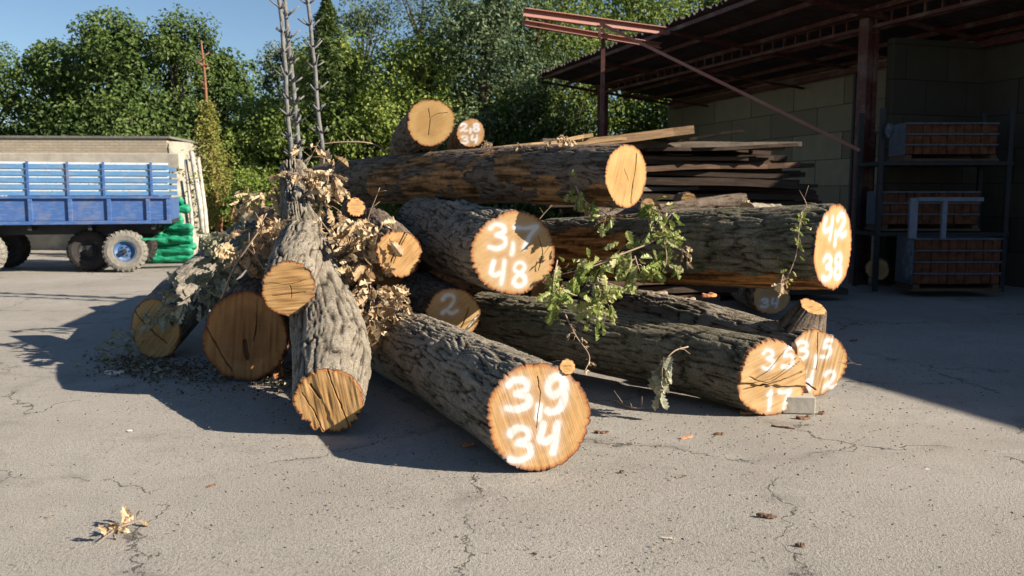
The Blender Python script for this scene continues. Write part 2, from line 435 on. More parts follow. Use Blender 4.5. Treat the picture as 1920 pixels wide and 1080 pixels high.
if True:
    # log with 3,9 over 34, lowest and nearest
    a = P(1009, 794, 4.83); a.z = .322; b = Vector((-1.12, 7.55, .31)); c = Vector((-1.45, 8.3, .33))
    L1, *_ = make_log('thick grey log nearest the camera, end sprayed 3,9 over 34', [a, (a+b)/2+Vector((.03, 0, .012)), b, c], [.318, .313, .306, .29],
        'grey', 'warm', near_n=(.24, -.97, .03), seed=1, res=.9, fres=.5, nr=110, saw=1.9, sw=.07, relief=.001,
        marks=[('3', -.6, .16, .46, .54), (',', -.06, -.02, .12, .22), ('9', .12, .06, .44, .66), ('3', -.56, -.78, .44, .6), ('4', .0, -.68, .42, .54)],
        cracks=[([(-.02, .75), (.03, .4), (-.02, 0), (-.04, -.2)], .008)], pith=(.05, .0), knots=((1.05, -.5, .09, .035), (1.3, -.9, .07, .03), (.6, 1.9, .1, .02)), depth=.034)
    # burl nub at the upper right of its rim
    mb = make_log('', [a+Vector((.172, .05, .283)), a+Vector((.1, .22, .215))], [.05, .065], 'brown', 'warm', seed=33, near_n=(.3, -.92, .2), parent=L1, name='branch_stub', depth=.006, farface=False, nr=14)
    # steep log leaning up the pile
    q0 = P(618, 757, 5.55); q0.z = .235
    q = [q0, P(622, 655, 6.2), P(598, 545, 6.95), P(566, 430, 7.7), P(549, 318, 8.6)]
    L2, V2, c2, T2, r2 = make_log('steep grey log leaning up the left of the pile with a sawn fork', q, [.237, .288, .245, .18, .14],
        'grey', 'warm', near_n=(.12, -.99, -.16), seed=2, res=.95, fres=.5, nr=90, saw=1.72, relief=.003,
        cracks=[([(-.03, .95), (.12, .45), (.3, -.1), (.52, -.8)], .02), ([(-.75, .25), (-.45, -.3), (-.2, -.9)], .016), ([(-.5, .5), (-.35, .25), (-.25, .1)], .04)],
        step=[(.9, .3, -.15, .006)], depth=.036, knots=((1.6, -.9, .1, .04), (2.1, .5, .12, .03), (2.4, -1.4, .09, .04)))
    # fork limb
    f0 = P(541, 540, 6.35); f1 = P(566, 455, 7.3)
    make_log('', [f0, (f0+f1)/2+Vector((0, 0, .02)), f1], [.205, .21, .21], 'grey', 'warm', near_n=(.08, -.99, -.05), seed=5, parent=L2, name='forked_limb', fres=.5, nr=70, saw=.1, relief=.003,
        cracks=[([(.05, .1), (.1, -.2), (.08, -.35)], .014), ([(-.6, -.28), (0, -.22), (.6, -.15)], .008), ([(-.7, .2), (0, .15), (.6, .3)], .007)], farface=False, pith=(.05, .1))
    # big dark faced log
    q0 = P(458, 640, 7.25); q0.z = .375
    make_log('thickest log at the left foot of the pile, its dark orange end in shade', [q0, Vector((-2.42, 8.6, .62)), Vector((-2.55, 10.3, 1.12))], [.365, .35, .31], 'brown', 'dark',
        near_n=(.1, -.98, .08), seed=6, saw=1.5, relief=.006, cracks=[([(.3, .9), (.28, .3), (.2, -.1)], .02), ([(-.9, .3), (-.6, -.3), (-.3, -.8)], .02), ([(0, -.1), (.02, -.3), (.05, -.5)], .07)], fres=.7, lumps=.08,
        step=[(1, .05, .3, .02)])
    # leftmost
    q0 = P(291, 622, 8.35); q0.z = .28
    make_log('pale grey log farthest left in the pile, strewn with withered leaves', [q0, Vector((-3.52, 9.6, .62)), Vector((-3.34, 11.6, 1.22))], [.275, .27, .24], 'pale', 'yellow',
        near_n=(-.15, -.93, .1), seed=7, saw=.9, res=1.1, relief=.008, cracks=[([(-.8, .6), (-.2, 0), (.5, -.5)], .03)], step=[(.3, -.9, .15, .02)], lumps=.07, peel=[(2.0, 3.4, .6, 1.9, .12)])
    # medium face centre
    make_log('medium log end with a diagonal split, left of the 3,7 log', [P(748, 475, 7.0), P(715, 440, 8.2), P(690, 415, 9.6)], [.196, .205, .2], 'brown', 'warm', near_n=(.3, -.95, .05), seed=8, fres=.6,
        saw=.8, relief=.004, cracks=[([(.25, .85), (-.1, .2), (-.35, -.3), (-.5, -.8)], .03), ([(.35, .8), (0, .2), (-.25, -.4)], .016), ([(-.5, .4), (-.2, .2), (0, .0)], .012)])
    # 3,7 48
    make_log('big log end sprayed 3,7 over 48 in the middle of the pile', [P(962, 475, 6.95), Vector((-.42, 8.0, 1.16)), P(800, 425, 9.3)], [.355, .36, .35], 'grey', 'tan', near_n=(.3, -.95, .0), seed=9, fres=.5, nr=110,
        saw=.5, relief=.0025, sw=.055, depth=.026,
        marks=[('3', -.58, .12, .42, .55), (',', -.08, -.02, .12, .25), ('7', .02, .12, .56, .52), ('4', -.56, -.7, .4, .52), ('8', -.05, -.76, .4, .54)],
        cracks=[([(.6, .4), (.7, 0), (.6, -.4)], .008)], knots=((1.2, -.3, .14, .05),))
    # 2
    make_log('shaded log end sprayed with a single 2, tucked beneath the 3,7 log', [P(848, 590, 7.3), P(800, 560, 8.3), P(760, 535, 9.6)], [.24, .25, .25], 'brown', 'tan', near_n=(.25, -.96, .0), seed=10, fres=.6,
        saw=.7, sw=.07, marks=[('2', -.42, .05, .62, .68)], cracks=[([(.6, .2), (.4, -.3), (.1, -.8)], .02)])
    # long top log
    make_log('long brown log lying across the top of the pile, patches of bark gone', [P(1174, 330, 6.9), P(960, 328, 8.25), P(760, 336, 9.7), P(606, 345, 11.1)], [.258, .275, .275, .26], 'brown', 'yellow', near_n=(.66, -.75, .03), seed=11,
        res=1.0, fres=.6, saw=1.2, depth=.016, cracks=[([(.5, .7), (.42, .2), (.3, -.3), (.2, -.85)], .02), ([(-.1, .2), (0, 0), (.1, -.15)], .01)], pith=(-.1, .1),
        peel=[(.5, 1.5, -2.3, -1.1, .2), (2.0, 3.9, -2.1, -1.2, .25), (.1, 1.2, -3.1, -2.2, .15)])
    # right long log 4,2 38
    make_log('long log jutting out right of the pile, end sprayed 4,2 over 38', [P(1563, 465, 6.55), P(1330, 466, 7.3), P(1150, 466, 8.2), P(1035, 462, 9.0)], [.335, .33, .315, .3], 'moss', 'warm', near_n=(.7, -.71, .0), seed=12, fres=.5, nr=90,
        saw=1.5, sw=.06, relief=.002, marks=[('4', -.55, .22, .5, .44), (',', -.0, .08, .12, .26), ('2', .1, .25, .5, .5), ('3', -.5, -.7, .46, .52), ('8', .05, -.7, .44, .52)],
        peel=[(1.75, 3.2, -2.3, -.75, .16), (.0, 2.2, -3.14, -2.3, .08)], knots=((.9, -.8, .12, .03), (1.1, -1.1, .08, .025)))
    # 35 low right
    q0 = P(1447, 709, 6.1); q0.z = .275
    make_log('low log on the ground at right, splintered end sprayed 35', [q0, P(1250, 662, 6.75), P(1050, 622, 7.35), P(905, 600, 8.0)], [.27, .275, .28, .27], 'moss', 'tan', near_n=(.34, -.94, .03), seed=13, fres=.5, nr=90,
        saw=.35, sw=.055, relief=.005, marks=[('3', -.35, .28, .36, .5), ('5', .25, .28, .42, .52), ('1', -.2, -.85, .3, .5), ('7', .22, -.85, .4, .5)],
        cracks=[([(-.75, .1), (-.2, -.1), (.3, .1), (.8, .4)], .012), ([(-.9, -.25), (0, -.12), (.9, .1)], .02), ([(-.6, 0), (-.1, .3), (.5, .9)], .012), ([(-.8, -.1), (0, .02), (.7, .5)], .01)], step=[(.12, .99, -.2, .02)], flare=.012)
    # 3,5 42
    q0 = P(1531, 680, 6.62); q0.z = .285
    L12, *_ = make_log('log behind the low right log, end sprayed 3,5 over 42, short stub on top', [q0, P(1400, 640, 7.2), P(1200, 590, 8.4), P(1120, 570, 9.3)], [.27, .25, .25, .25], 'grey', 'tan', near_n=(.3, -.95, .0), seed=14, fres=.5, nr=90,
        saw=1.3, sw=.065, marks=[('3', -.75, .15, .46, .5), (',', -.12, -.1, .14, .28), ('5', .12, .15, .4, .5), ('4', -.5, -.75, .45, .5), ('2', .25, -.78, .5, .5)],
        cracks=[([(0, .9), (.02, .3), (.0, -.2)], .012), ([(-.8, -.4), (-.3, -.6), (0, -.8)], .03)], step=[(-.9, -.3, .5, -.03)], lumps=.1, depth=.024, flare=.015)
    s0 = P(1524, 575, 6.75); make_log('', [s0, s0+Vector((-.07, .05, -.2))], [.115, .2], 'brown', 'warm', near_n=(.25, -.45, .86), seed=15, parent=L12, name='branch_stub', farface=False, nr=30, relief=.004)
    # 34 behind
    make_log('shaded log end marked 34, half hidden beneath the 4,2 log', [P(1447, 556, 10.6), P(1400, 540, 12.6)], [.24, .24], 'grey', 'tan', near_n=(.1, -1, 0), seed=16, res=1.6, marks=[('3', -.55, -.55, .4, .42), ('4', .0, -.55, .4, .42)], sw=.07, saw=1.5)
    # top two
    make_log('blond log end highest on the pile, unmarked with a central crack', [P(808, 229, 8.9), P(775, 262, 10.8), P(765, 280, 12.2)], [.25, .255, .25], 'brown', 'yellow', near_n=(.12, -.99, .05), seed=17, fres=.6, saw=.5, relief=.002,
        cracks=[([(-.1, .55), (-.04, .1), (-.12, -.5)], .018), ([(0, .2), (.3, .35), (.7, .4)], .008)], peel=[(0.02, 1.3, .9, 2.4, .1)], pith=(-.05, 0))
    make_log('small log end sprayed 2,8 over 34, right of the topmost log', [P(883, 249, 9.5), P(862, 272, 11.2), P(858, 285, 12.2)], [.158, .165, .16], 'brown', 'warm', near_n=(.1, -.99, .05), seed=18, fres=.5, saw=.5, relief=.002, sw=.085, soft=.05,
        marks=[('2', -.75, .12, .52, .5), (',', -.1, .02, .12, .25), ('8', .12, .12, .5, .5), ('3', -.65, -.72, .46, .5), ('4', .0, -.68, .5, .5)])
    make_log('thin log end peeping out under the long top log', [P(668, 389, 8.2), P(655, 392, 9.5)], [.095, .1], 'brown', 'warm', near_n=(.4, -.85, .3), seed=19)
    # filler logs deep in the pile
    make_log('dark log buried deep beneath the 3,7 log, only bark showing', [Vector((-.55, 7.75, .3)), Vector((-.95, 9.9, .32))], [.3, .3], 'brown', 'dark', seed=20, res=1.6)
    make_log('dark log buried in the pile between the steep log and the shaded 2', [Vector((-1.72, 7.9, .32)), Vector((-1.9, 10.4, .36))], [.32, .32], 'brown', 'dark', seed=21, res=1.6)
    make_log('bark covered log running behind the leafy branches at the pile core', [Vector((.35, 8.6, .62)), Vector((-1.9, 10.2, .8))], [.3, .3], 'brown', 'dark', seed=22, res=1.6)
    make_log('shadowed log resting on the core of the pile under the long top log', [Vector((-1.2, 8.5, .92)), Vector((-2.3, 10.9, 1.1))], [.28, .28], 'brown', 'dark', seed=23, res=1.6)
    make_log('dark log low behind the log marked 3,5', [Vector((1.9, 8.6, .2)), Vector((.3, 9.9, .22))], [.2, .2], 'brown', 'dark', seed=24, res=1.6)

# ------------------------------------------------------------------ materials of the setting
def m_ground():
    m = NM('worn_asphalt', .93, .15); v = m.coord()
    big = m.noise(v, .5, 5, .6); mid = m.noise(v, 4, 5, .62); fine = m.noise(v, 62, 4, .7); vf = m.noise(v, 170, 2, .6)
    c = m.ramp(big, [(.35, (.27, .242, .208)), (.55, (.325, .294, .255)), (.72, (.37, .338, .298))])
    st = m.noise(v, 1.15, 6, .68, .4); c = m.mix(m.g(st, .58, .7, 0, .55), c, (.17, .15, .125))
    c = m.mix(m.g(m.noise(m.coord((.6, 2.2, 1), rot=(0, 0, .5)), 1.4, 6, .7), .6, .74, 0, .5), c, (.44, .41, .36))
    c = m.mix(m.g(mid, .45, .7, 0, .5), c, (.235, .215, .185))
    c = m.mix(m.g(fine, .5, .66, 0, .65), c, (.12, .11, .096))
    c = m.mix(m.g(vf, .58, .66, 0, .7), c, (.44, .41, .37))
    vo = m.n('ShaderNodeTexVoronoi'); vo.inputs['Scale'].default_value = 95; m.l(v, vo.inputs['Vector'])
    c = m.mix(m.math('MULTIPLY', m.g(vo.outputs['Distance'], .16, .1), m.g(mid, .42, .5)), c, (.085, .077, .068))
    vo3 = m.n('ShaderNodeTexVoronoi'); vo3.inputs['Scale'].default_value = 9; m.l(v, vo3.inputs['Vector'])
    c = m.mix(m.g(vo3.outputs['Distance'], .085, .06, 0, .85), c, (.07, .055, .042))
    # cracks
    wn = m.n('ShaderNodeTexNoise'); wn.inputs['Scale'].default_value = 3.2; wn.inputs['Detail'].default_value = 7; wn.inputs['Roughness'].default_value = .62; m.l(v, wn.inputs['Vector'])
    ad = m.n('ShaderNodeMixRGB'); ad.blend_type = 'ADD'; ad.inputs[0].default_value = .5; m.l(v, ad.inputs[1]); m.l(wn.outputs['Color'], ad.inputs[2])
    vc = m.n('ShaderNodeTexVoronoi'); vc.feature = 'DISTANCE_TO_EDGE'; vc.inputs['Scale'].default_value = .5; m.l(ad.outputs[0], vc.inputs['Vector'])
    ck = m.g(vc.outputs['Distance'], .0038, .0014)
    ck = m.math('MULTIPLY', ck, m.g(m.noise(v, 1.0, 4), .45, .5))
    c = m.mix(m.math('MULTIPLY', ck, .85), c, (.05, .044, .036))
    c = m.mix(m.math('MULTIPLY', m.g(vc.outputs['Distance'], .05, .0), m.g(m.noise(v, 2.1, 4), .5, .62, 0, .5)), c, (.13, .118, .1))
    h = m.math('ADD', m.math('MULTIPLY', fine, 1.0), m.math('MULTIPLY', vf, .6)); h = m.math('SUBTRACT', h, m.math('MULTIPLY', ck, 1.5))
    m.col(c).bump(h, .75, .012); return m.m
M = {}
M['ground'] = m_ground()
# ground: finely undulating near the camera
gx = np.concatenate([np.linspace(-60, -6, 28), np.linspace(-5.9, 5.9, 120), np.linspace(6, 60, 28)])
gy = np.concatenate([np.linspace(-25, 1.4, 12), np.linspace(1.5, 10, 90), np.linspace(10.4, 90, 60)])
GX, GY = np.meshgrid(gx, gy); GZ = .006*vnoise(GX*.9, GY*.9, GX*0)+.002*vnoise(GX*4, GY*4, GX*0)-.004
ii = np.arange(GX.size).reshape(GX.shape); Fg = np.stack([ii[:-1, :-1], ii[:-1, 1:], ii[1:, 1:], ii[1:, :-1]], -1).reshape(-1, 4)
g = mesh_np('ground', np.stack([GX, GY, GZ], -1).reshape(-1, 3), Fg, M['ground'], smooth=True)
tag(g, 'worn cracked grey asphalt yard', 'ground', kind='structure')
M['soil'] = simple('leafy_soil', (.05, .055, .025), .95, .1, .5, 3, .8, dist=.05)
xs = np.linspace(-45, 40, 60); ys = np.linspace(26, 80, 30); X_, Y_ = np.meshgrid(xs, ys)
Z_ = .02+np.clip(Y_-27, 0, 60)*.09+.15*vnoise(X_*.4, Y_*.4, X_*0)*np.clip(Y_-26.5, 0, 1)
ii = np.arange(X_.size).reshape(X_.shape); Fg = np.stack([ii[:-1, :-1], ii[:-1, 1:], ii[1:, 1:], ii[1:, :-1]], -1).reshape(-1, 4)
tag(mesh_np('grass_verge', np.stack([X_, Y_, Z_], -1).reshape(-1, 3), Fg, M['soil'], smooth=True), 'overgrown bank under the trees', 'ground', kind='structure')

# ------------------------------------------------------------------ trees
LEAF = {
 'dark': m_leaf('foliage_dark', (.04,.07,.018), (.08,.13,.028), (.16,.22,.05)),
 'mid': m_leaf('foliage_mid', (.06,.09,.02), (.14,.2,.035), (.28,.33,.07)),
 'bright': m_leaf('foliage_bright', (.1,.15,.02), (.2,.27,.045), (.36,.4,.09)),
 'grey': m_leaf('foliage_greygreen', (.05,.08,.035), (.1,.145,.06), (.22,.27,.14)),
 'spruce': m_leaf('foliage_spruce', (.03,.06,.015), (.07,.11,.025), (.12,.16,.035), .15),
 'yellowed': m_leaf('foliage_yellowed', (.16,.16,.03), (.27,.28,.06), (.38,.34,.1), .3),
}
M['trunk'] = simple('tree_trunk_bark', (.09, .075, .055), .95, .1, .35, 12, .8, dist=.02)
def leaves_np(Pc, N, size, rng, aspect=.62, fold=.18):
    """rhombus leaves of two triangles: centre Pc, normal N"""
    n = len(Pc); N = N/np.linalg.norm(N, axis=1)[:, None]
    A = rng.normal(size=(n, 3)); A -= N*(A*N).sum(1)[:, None]; A /= np.linalg.norm(A, axis=1)[:, None]
    B = np.cross(N, A); s = size*(.6+.8*rng.random(n))[:, None]
    v0 = Pc-A*s*.5; v2 = Pc+A*s*.5; v1 = Pc+B*s*.5*aspect+N*s*fold; v3 = Pc-B*s*.5*aspect+N*s*fold
    V = np.stack([v0, v1, v2, v3], 1).reshape(-1, 3); k = np.arange(n)[:, None]*4
    F = np.concatenate([k+np.array([[0, 1, 2]]), k+np.array([[0, 2, 3]])], 0)
    return V, F
def tree(label, x, y, h, w, kind='mid', n=14000, seed=0, leaf=.13, low=.0, name='leafy_tree', shape=1.0, nl=60, group='trees at the back of the yard'):
    rng = np.random.default_rng(seed+100); z0 = max(0, (y-27)*.09)
    root = thing(name, label, 'tree', (x, y, z0), group)
    # lumps fill an uneven crown
    cs = []; 
    while len(cs) < nl:
        t = rng.random()**.8; ang = rng.random()*2*math.pi
        prof = (math.sin(math.pi*min(1, .12+t*.86))**.6)*shape + (1-shape)*(1-t)
        rr_ = w*.5*prof*(rng.random()**.45)*.85
        cs.append((rr_*math.cos(ang), rr_*math.sin(ang)*.8, h*(low+(1-low)*t*.93), w*(.1+.13*rng.random())))
    cs = np.array(cs)
    mb = MB(); tr = .05*w**.5+.05
    mb.tube([(0, 0, 0), (.05*w*.3, 0, h*.3), (-.03*w, .05, h*.6), (0, 0, h*.88)], [tr*1.2, tr, tr*.6, tr*.2], 8)
    for cx, cy, cz, r in cs[::3]:
        z1 = max(.1*h, cz-.25*h); mb.tube([(0, 0, z1), (cx*.5, cy*.5, (z1+cz)/2-.05), (cx, cy, cz)], [tr*.4, tr*.25, tr*.08], 5)
    mb.build('trunk', M['trunk'], root, smooth=True)
    k = rng.integers(0, nl, n); d = rng.normal(size=(n, 3)); d /= np.linalg.norm(d, axis=1)[:, None]
    rad = cs[k, 3]*(.35+.75*rng.random(n)**.5)
    Pc = cs[k, :3]+d*rad[:, None]*np.array([1, 1, .8])
    # twiggy gaps
    g_ = vnoise(Pc[:, 0]*2.3+seed, Pc[:, 1]*2.3, Pc[:, 2]*2.3)+.5*vnoise(Pc[:, 0]*5+seed, Pc[:, 1]*5, Pc[:, 2]*5); keep = (g_ > -.28) & (Pc[:, 2] > .02)
    Pc = Pc[keep]; d = d[keep]
    N = d*.7+rng.normal(size=Pc.shape)*.6+np.array([.25, -.1, .45])
    V, F = leaves_np(Pc, N, leaf, rng)
    tint = np.clip(.5+.35*vnoise(Pc[:, 0]*1.1+seed, Pc[:, 1]*1.1, Pc[:, 2]*1.1)+.22*rng.normal(size=len(Pc)), 0, 1)
    mesh_np('crown', V, F, LEAF[kind], root, dict(tint=np.repeat(tint, 4)))
    return root
def TX(px, Y): return (px-960)/1600*Y
def TH_(py, Y): return 1.6+(365-py)/1600*Y
T_ = [ # label, px, Y, top py, width m, kind, n, leaf
 ('dark green tree at the far left edge behind the low garage', -10, 29, 95, 4.6, 'dark', 12000, .15),
 ('round dark tree above the parapet left of the tall maple', 130, 30, 92, 4.0, 'dark', 12000, .15),
 ('tall dark green maple behind the blue trailer, highest at left', 225, 28.5, 28, 3.6, 'dark', 15000, .15),
 ('dark broad maple crown just right of the tallest left tree', 345, 28.5, 30, 3.2, 'dark', 14000, .15),
 ('mid green tree behind the rust brown stripped conifer', 432, 30, 100, 2.6, 'dark', 11000, .14),
 ('low dark shrub tree beneath the open patch of sky', 490, 27.5, 190, 3.2, 'mid', 10000, .13),
 ('dull green tree behind the bare conifer poles', 545, 34, 88, 2.7, 'grey', 9000, .14),
 ('sunlit yellow green tree right of the bare poles', 655, 27.5, 88, 4.2, 'bright', 17000, .12),
 ('grey green tall tree beyond the spruce tip', 690, 38, -8, 4.4, 'grey', 10000, .13),
 ('bright green tree behind the topmost log', 790, 27, 60, 4.2, 'bright', 17000, .12),
 ('thinly leaved tree with sky showing through at the top', 800, 39, -60, 6.0, 'grey', 7500, .13),
 ('tall grey green willow like tree left of the hoist beam', 915, 27, -40, 4.6, 'grey', 20000, .12),
 ('deep green tree behind the red hoist beam', 1050, 28.5, -50, 4.4, 'mid', 17000, .13),
 ('dark tree under and behind the corrugated roof edge', 1180, 30.5, -60, 5.0, 'mid', 15000, .14),
 ('green tree rising above the corrugated roof', 1340, 32, -80, 5.4, 'mid', 15000, .14),
 ('green tree farthest right above the corrugated roof', 1500, 34, -80, 5.6, 'mid', 9000, .15),
 ('dark low tree filling the gap right of the topmost logs', 985, 26.5, 170, 3.6, 'dark', 10000, .13),
 ('dim low tree seen beneath the shed roof', 1260, 29, 130, 4.0, 'dark', 10000, .13),
 ('low green bush tree behind the leaning stakes', 430, 26.8, 300, 3.0, 'mid', 8000, .12),
 ('leafy green bush tree right below the bare poles', 560, 26.2, 230, 3.4, 'mid', 10000, .12),
 ('leafy bush tree behind the left end of the long top log', 700, 26, 215, 3.4, 'mid', 10000, .12),
 ('shaded bush tree filling the low left behind the garage', 250, 27.6, 190, 5.5, 'dark', 12000, .14),
]
for i, (lb, px, Y, ty, wd, kd, n_, lf) in enumerate(T_):
    tree(lb, TX(px, Y), Y, TH_(ty, Y)-max(0, (Y-27)*.09), wd*1.3, kd, int(n_*1.8), i, lf*(.8+.35*((i*37)%10)/10), name='bushy_tree' if 'bush' in lb else 'leafy_tree')
# far dense wood closing the gaps
rng = np.random.default_rng(5); n = 42000
xw = rng.uniform(-26, 24, n); hh = np.interp(xw/42*1600+960, [-40, 150, 230, 390, 440, 470, 520, 600, 700, 760, 850, 2000], [3.6, 4.2, 5.6, 5.6, 4.4, 3.3, 3.4, 5.5, 7.0, 5.2, 10, 12.5])
zw = rng.random(n)*hh+vnoise(xw*1.2, xw*0, xw*0)*.5; Pc = np.stack([xw, 42+rng.normal(size=n)*1.4, 1.0+zw], 1)
V, F = leaves_np(Pc, rng.normal(size=(n, 3))*.7+np.array([.3, -.6, .4]), .3, rng)
o = mesh_np('distant_wood', V, F, LEAF['dark'], None, dict(tint=np.repeat(np.clip(.4+.3*rng.normal(size=n), 0, 1), 4)))
tag(o, 'dense dark wood far behind the yard trees', 'wood', kind='stuff')

def conifer_tube(pts, r0, r1, k=7):
    mb = MB(); n = len(pts); mb.tube(pts, [r0+(r1-r0)*i/(n-1) for i in range(n)], k); return mb
# living spruce tip
def spruce(label, x, y, h, w, kind, seed, n=9000):
    rng = np.random.default_rng(seed); z0 = max(0, (y-27)*.09)
    root = thing('spruce_tree', label, 'tree', (x, y, z0))
    conifer_tube([(0, 0, 0), (0, 0, h*.5), (0, 0, h)], .12, .012).build('trunk', M['trunk'], root, smooth=True)
    nb = 90; V_ = []; F_ = []; T0 = []; off = 0
    t = rng.random(n)**.8; lay = np.clip(np.round(t*26)/26+rng.normal(size=n)*.012, 0, 1); a = rng.integers(0, 9, n)*(2*math.pi/9)+lay*40+rng.normal(size=n)*.12
    r = rng.random(n)**.6*(w*.5*(1-lay)**.8+.04)*(1+.6*vnoise(np.cos(a)*2+lay*23, np.sin(a)*2, lay*31))
    Pc = np.stack([r*np.cos(a), r*np.sin(a), lay*h-.25*r-.12*rng.random(n)], 1)
    N = rng.normal(size=(n, 3))*.6+np.array([0, 0, 1])
    V, F = leaves_np(Pc, N, .14, rng, .3)
    mesh_np('crown', V, F, LEAF[kind], root, dict(tint=np.repeat(rng.random(n), 4)))
spruce('pointed green spruce between the bare poles and the bright trees', TX(622, 26.3), 26.3, TH_(-8, 26.3), 3.0, 'spruce', 3, 16000)

# bare delimbed conifer poles
M['dead'] = simple('dead_conifer_bark', (.15, .145, .14), .85, .2, .35, 14, .6, dist=.01)
M['deadred'] = simple('dead_conifer_bark_red', (.22, .105, .06), .85, .2, .35, 14, .6, dist=.01)
def bare_pole(label, p0, p1, r0, r1, seed, mat, step=.29, stub=.135):
    rng = random.Random(seed); root = thing('bare_conifer_pole', label, 'dead tree', (p0[0], p0[1], 0), 'delimbed conifer poles')
    p0 = Vector(p0); p1 = Vector(p1); b = Vector((p0.x, p0.y, 0)); L = (p1-p0).length; pts = [p0.lerp(p1, i/14)+Vector((rng.uniform(-.012, .012), 0, 0))-b for i in range(15)]
    s = .9
    mb = conifer_tube(pts, r0, r1, 8)
    while s < L:
        t = s/L; c = p0.lerp(p1, t)-b; r = r0+(r1-r0)*t; a0 = rng.random()*6.28
        for k in range(5):
            a = a0+k*1.256+rng.uniform(-.25, .25); l = stub*rng.uniform(.6, 1.35)
            d = Vector((math.cos(a), math.sin(a), rng.uniform(.45, .85)))
            zz = c+Vector((0, 0, rng.uniform(-.02, .02)))
            mb.tube([zz, zz+d*l*.55, zz+d*l+Vector((0, 0, l*.12))], [r*.55, r*.42, r*.34], 5)
        s += step*rng.uniform(.85, 1.15)
    mb.build('trunk', mat, root, smooth=True)
def pole_px(label, a, b, Yb, r0, r1, seed, mat, **k):
    t = P(a[0], a[1], Yb); u = P(b[0], b[1], Yb); d = (t-u); base = u-d*(u.z/d.z)
    base.z = -.02
    bare_pole(label, base, t, r0, r1, seed, mat, **k)
pole_px('thin bare grey pole, leftmost of the three behind the pile', (521, -50), (547, 300), 11.9, .037, .026, 1, M['dead'])
pole_px('bare grey pole close beside the leftmost one, stubby whorls', (529, -50), (563, 300), 12.3, .04, .028, 2, M['dead'])
pole_px('bare grey pole standing apart, rightmost of the three', (572, -50), (607, 310), 12.1, .036, .025, 3, M['dead'])

# rust brown stripped conifer with yellowing twigs
def stripped():
    x, y = TX(412, 21.6), 21.6; root = thing('stripped_conifer', 'rust brown stripped conifer with yellowing lower twigs by the low garage', 'tree', (x, y, 0))
    h = TH_(85, y); tx = TX(391, y)-x
    pts = [(tx*t+.02*math.sin(t*9), 0, h*t) for t in np.linspace(0, 1, 12)]
    mb = conifer_tube(pts, .1, .018); rnd = random.Random(4)
    for k in range(46):
        t = rnd.uniform(.2, .96); a = rnd.random()*6.28; l = (.14+.5*max(0, .75-t))*rnd.uniform(.5, 1.2)
        c = Vector((tx*t, 0, h*t)); d = Vector((math.cos(a), math.sin(a), rnd.uniform(.1, .7)))
        mb.tube([c, c+d*l], [.022, .012], 5)
    mb.build('trunk', M['deadred'], root, smooth=True)
    for k in range(8):
        mb = MB(); a = rnd.uniform(-.6, .6); x0 = rnd.uniform(-.5, .6)
        mb.tube([(x0, -.3+.2*k/8, .0), (x0+a*.9, .1, rnd.uniform(1.3, 1.9))], [.03, .02], 5); mb.build('dead_stem', M['deadred'], root, smooth=True)
    rng = np.random.default_rng(8); n = 5200
    t = rng.random(n); zz = .9+t*(h*.72-.9); wr = np.interp(zz, [.9, 1.9, 2.5, 3.0, 4.2], [.4, .62, .45, .24, .1])
    lay = np.round(zz*5)/5; a = rng.integers(0, 7, n)*.9+lay*7; r = rng.random(n)**.7*wr*(1+1.1*vnoise(lay*7.3, np.cos(a)*2, np.sin(a)*2))
    Pc = np.stack([tx*zz/h+r*np.cos(a)+.05*rng.normal(size=n), r*np.sin(a)+.05*rng.normal(size=n), zz+.05*rng.normal(size=n)-.15*r], 1)
    V, F = leaves_np(Pc, rng.normal(size=(n, 3))+np.array([0, -.3, .6]), .09, rng, .4)
    mesh_np('crown', V, F, LEAF['yellowed'], root, dict(tint=np.repeat(rng.random(n), 4)))
stripped()
tree('yellow green thuja bush right of the stripped conifer', TX(455, 20.8), 20.8, 2.35, 1.25, 'bright', 5000, 77, .08, name='thuja_bush', nl=16, low=.25, group=None)

# ------------------------------------------------------------------ low garage
M['concrete'] = simple('weathered_concrete', (.4, .36, .3), .9, .2, .22, 3, .4, dist=.01)
M['dark_conc'] = simple('dark_render', (.3, .275, .22), .9, .2, .3, 2, .4, dist=.01)  # render in a darker tone than the concrete
def m_bricks(name, c1, c2, mortar, scale=1.0, sx=.25, sy=.075, off=.5):
    m = NM(name, .9, .15); v = m.coord()
    sp = m.n('ShaderNodeSeparateXYZ'); m.l(v, sp.inputs[0]); cb = m.n('ShaderNodeCombineXYZ')
    m.l(m.math('ADD', sp.outputs[0], sp.outputs[1]), cb.inputs[0]); m.l(sp.outputs[2], cb.inputs[1])
    b = m.n('ShaderNodeTexBrick'); b.offset = off; b.inputs['Scale'].default_value = scale; b.inputs['Brick Width'].default_value = sx; b.inputs['Row Height'].default_value = sy
    b.inputs['Mortar Size'].default_value = .008; b.inputs['Color1'].default_value = (*c1, 1); b.inputs['Color2'].default_value = (*c2, 1); b.inputs['Mortar'].default_value = (*mortar, 1)
    m.l(cb.outputs[0], b.inputs['Vector'])
    c = m.mix(m.g(m.noise(v, 3, 5), .4, .7, 0, .5), b.outputs['Color'], tuple(x*.65 for x in c1))
    m.col(c).bump(m.math('ADD', m.math('MULTIPLY', b.outputs['Fac'], -1.5), m.noise(v, 30, 4)), .6, .01); return m.m
M['brick'] = m_bricks('pale_brick', (.42, .34, .24), (.35, .29, .22), (.25, .23, .2))
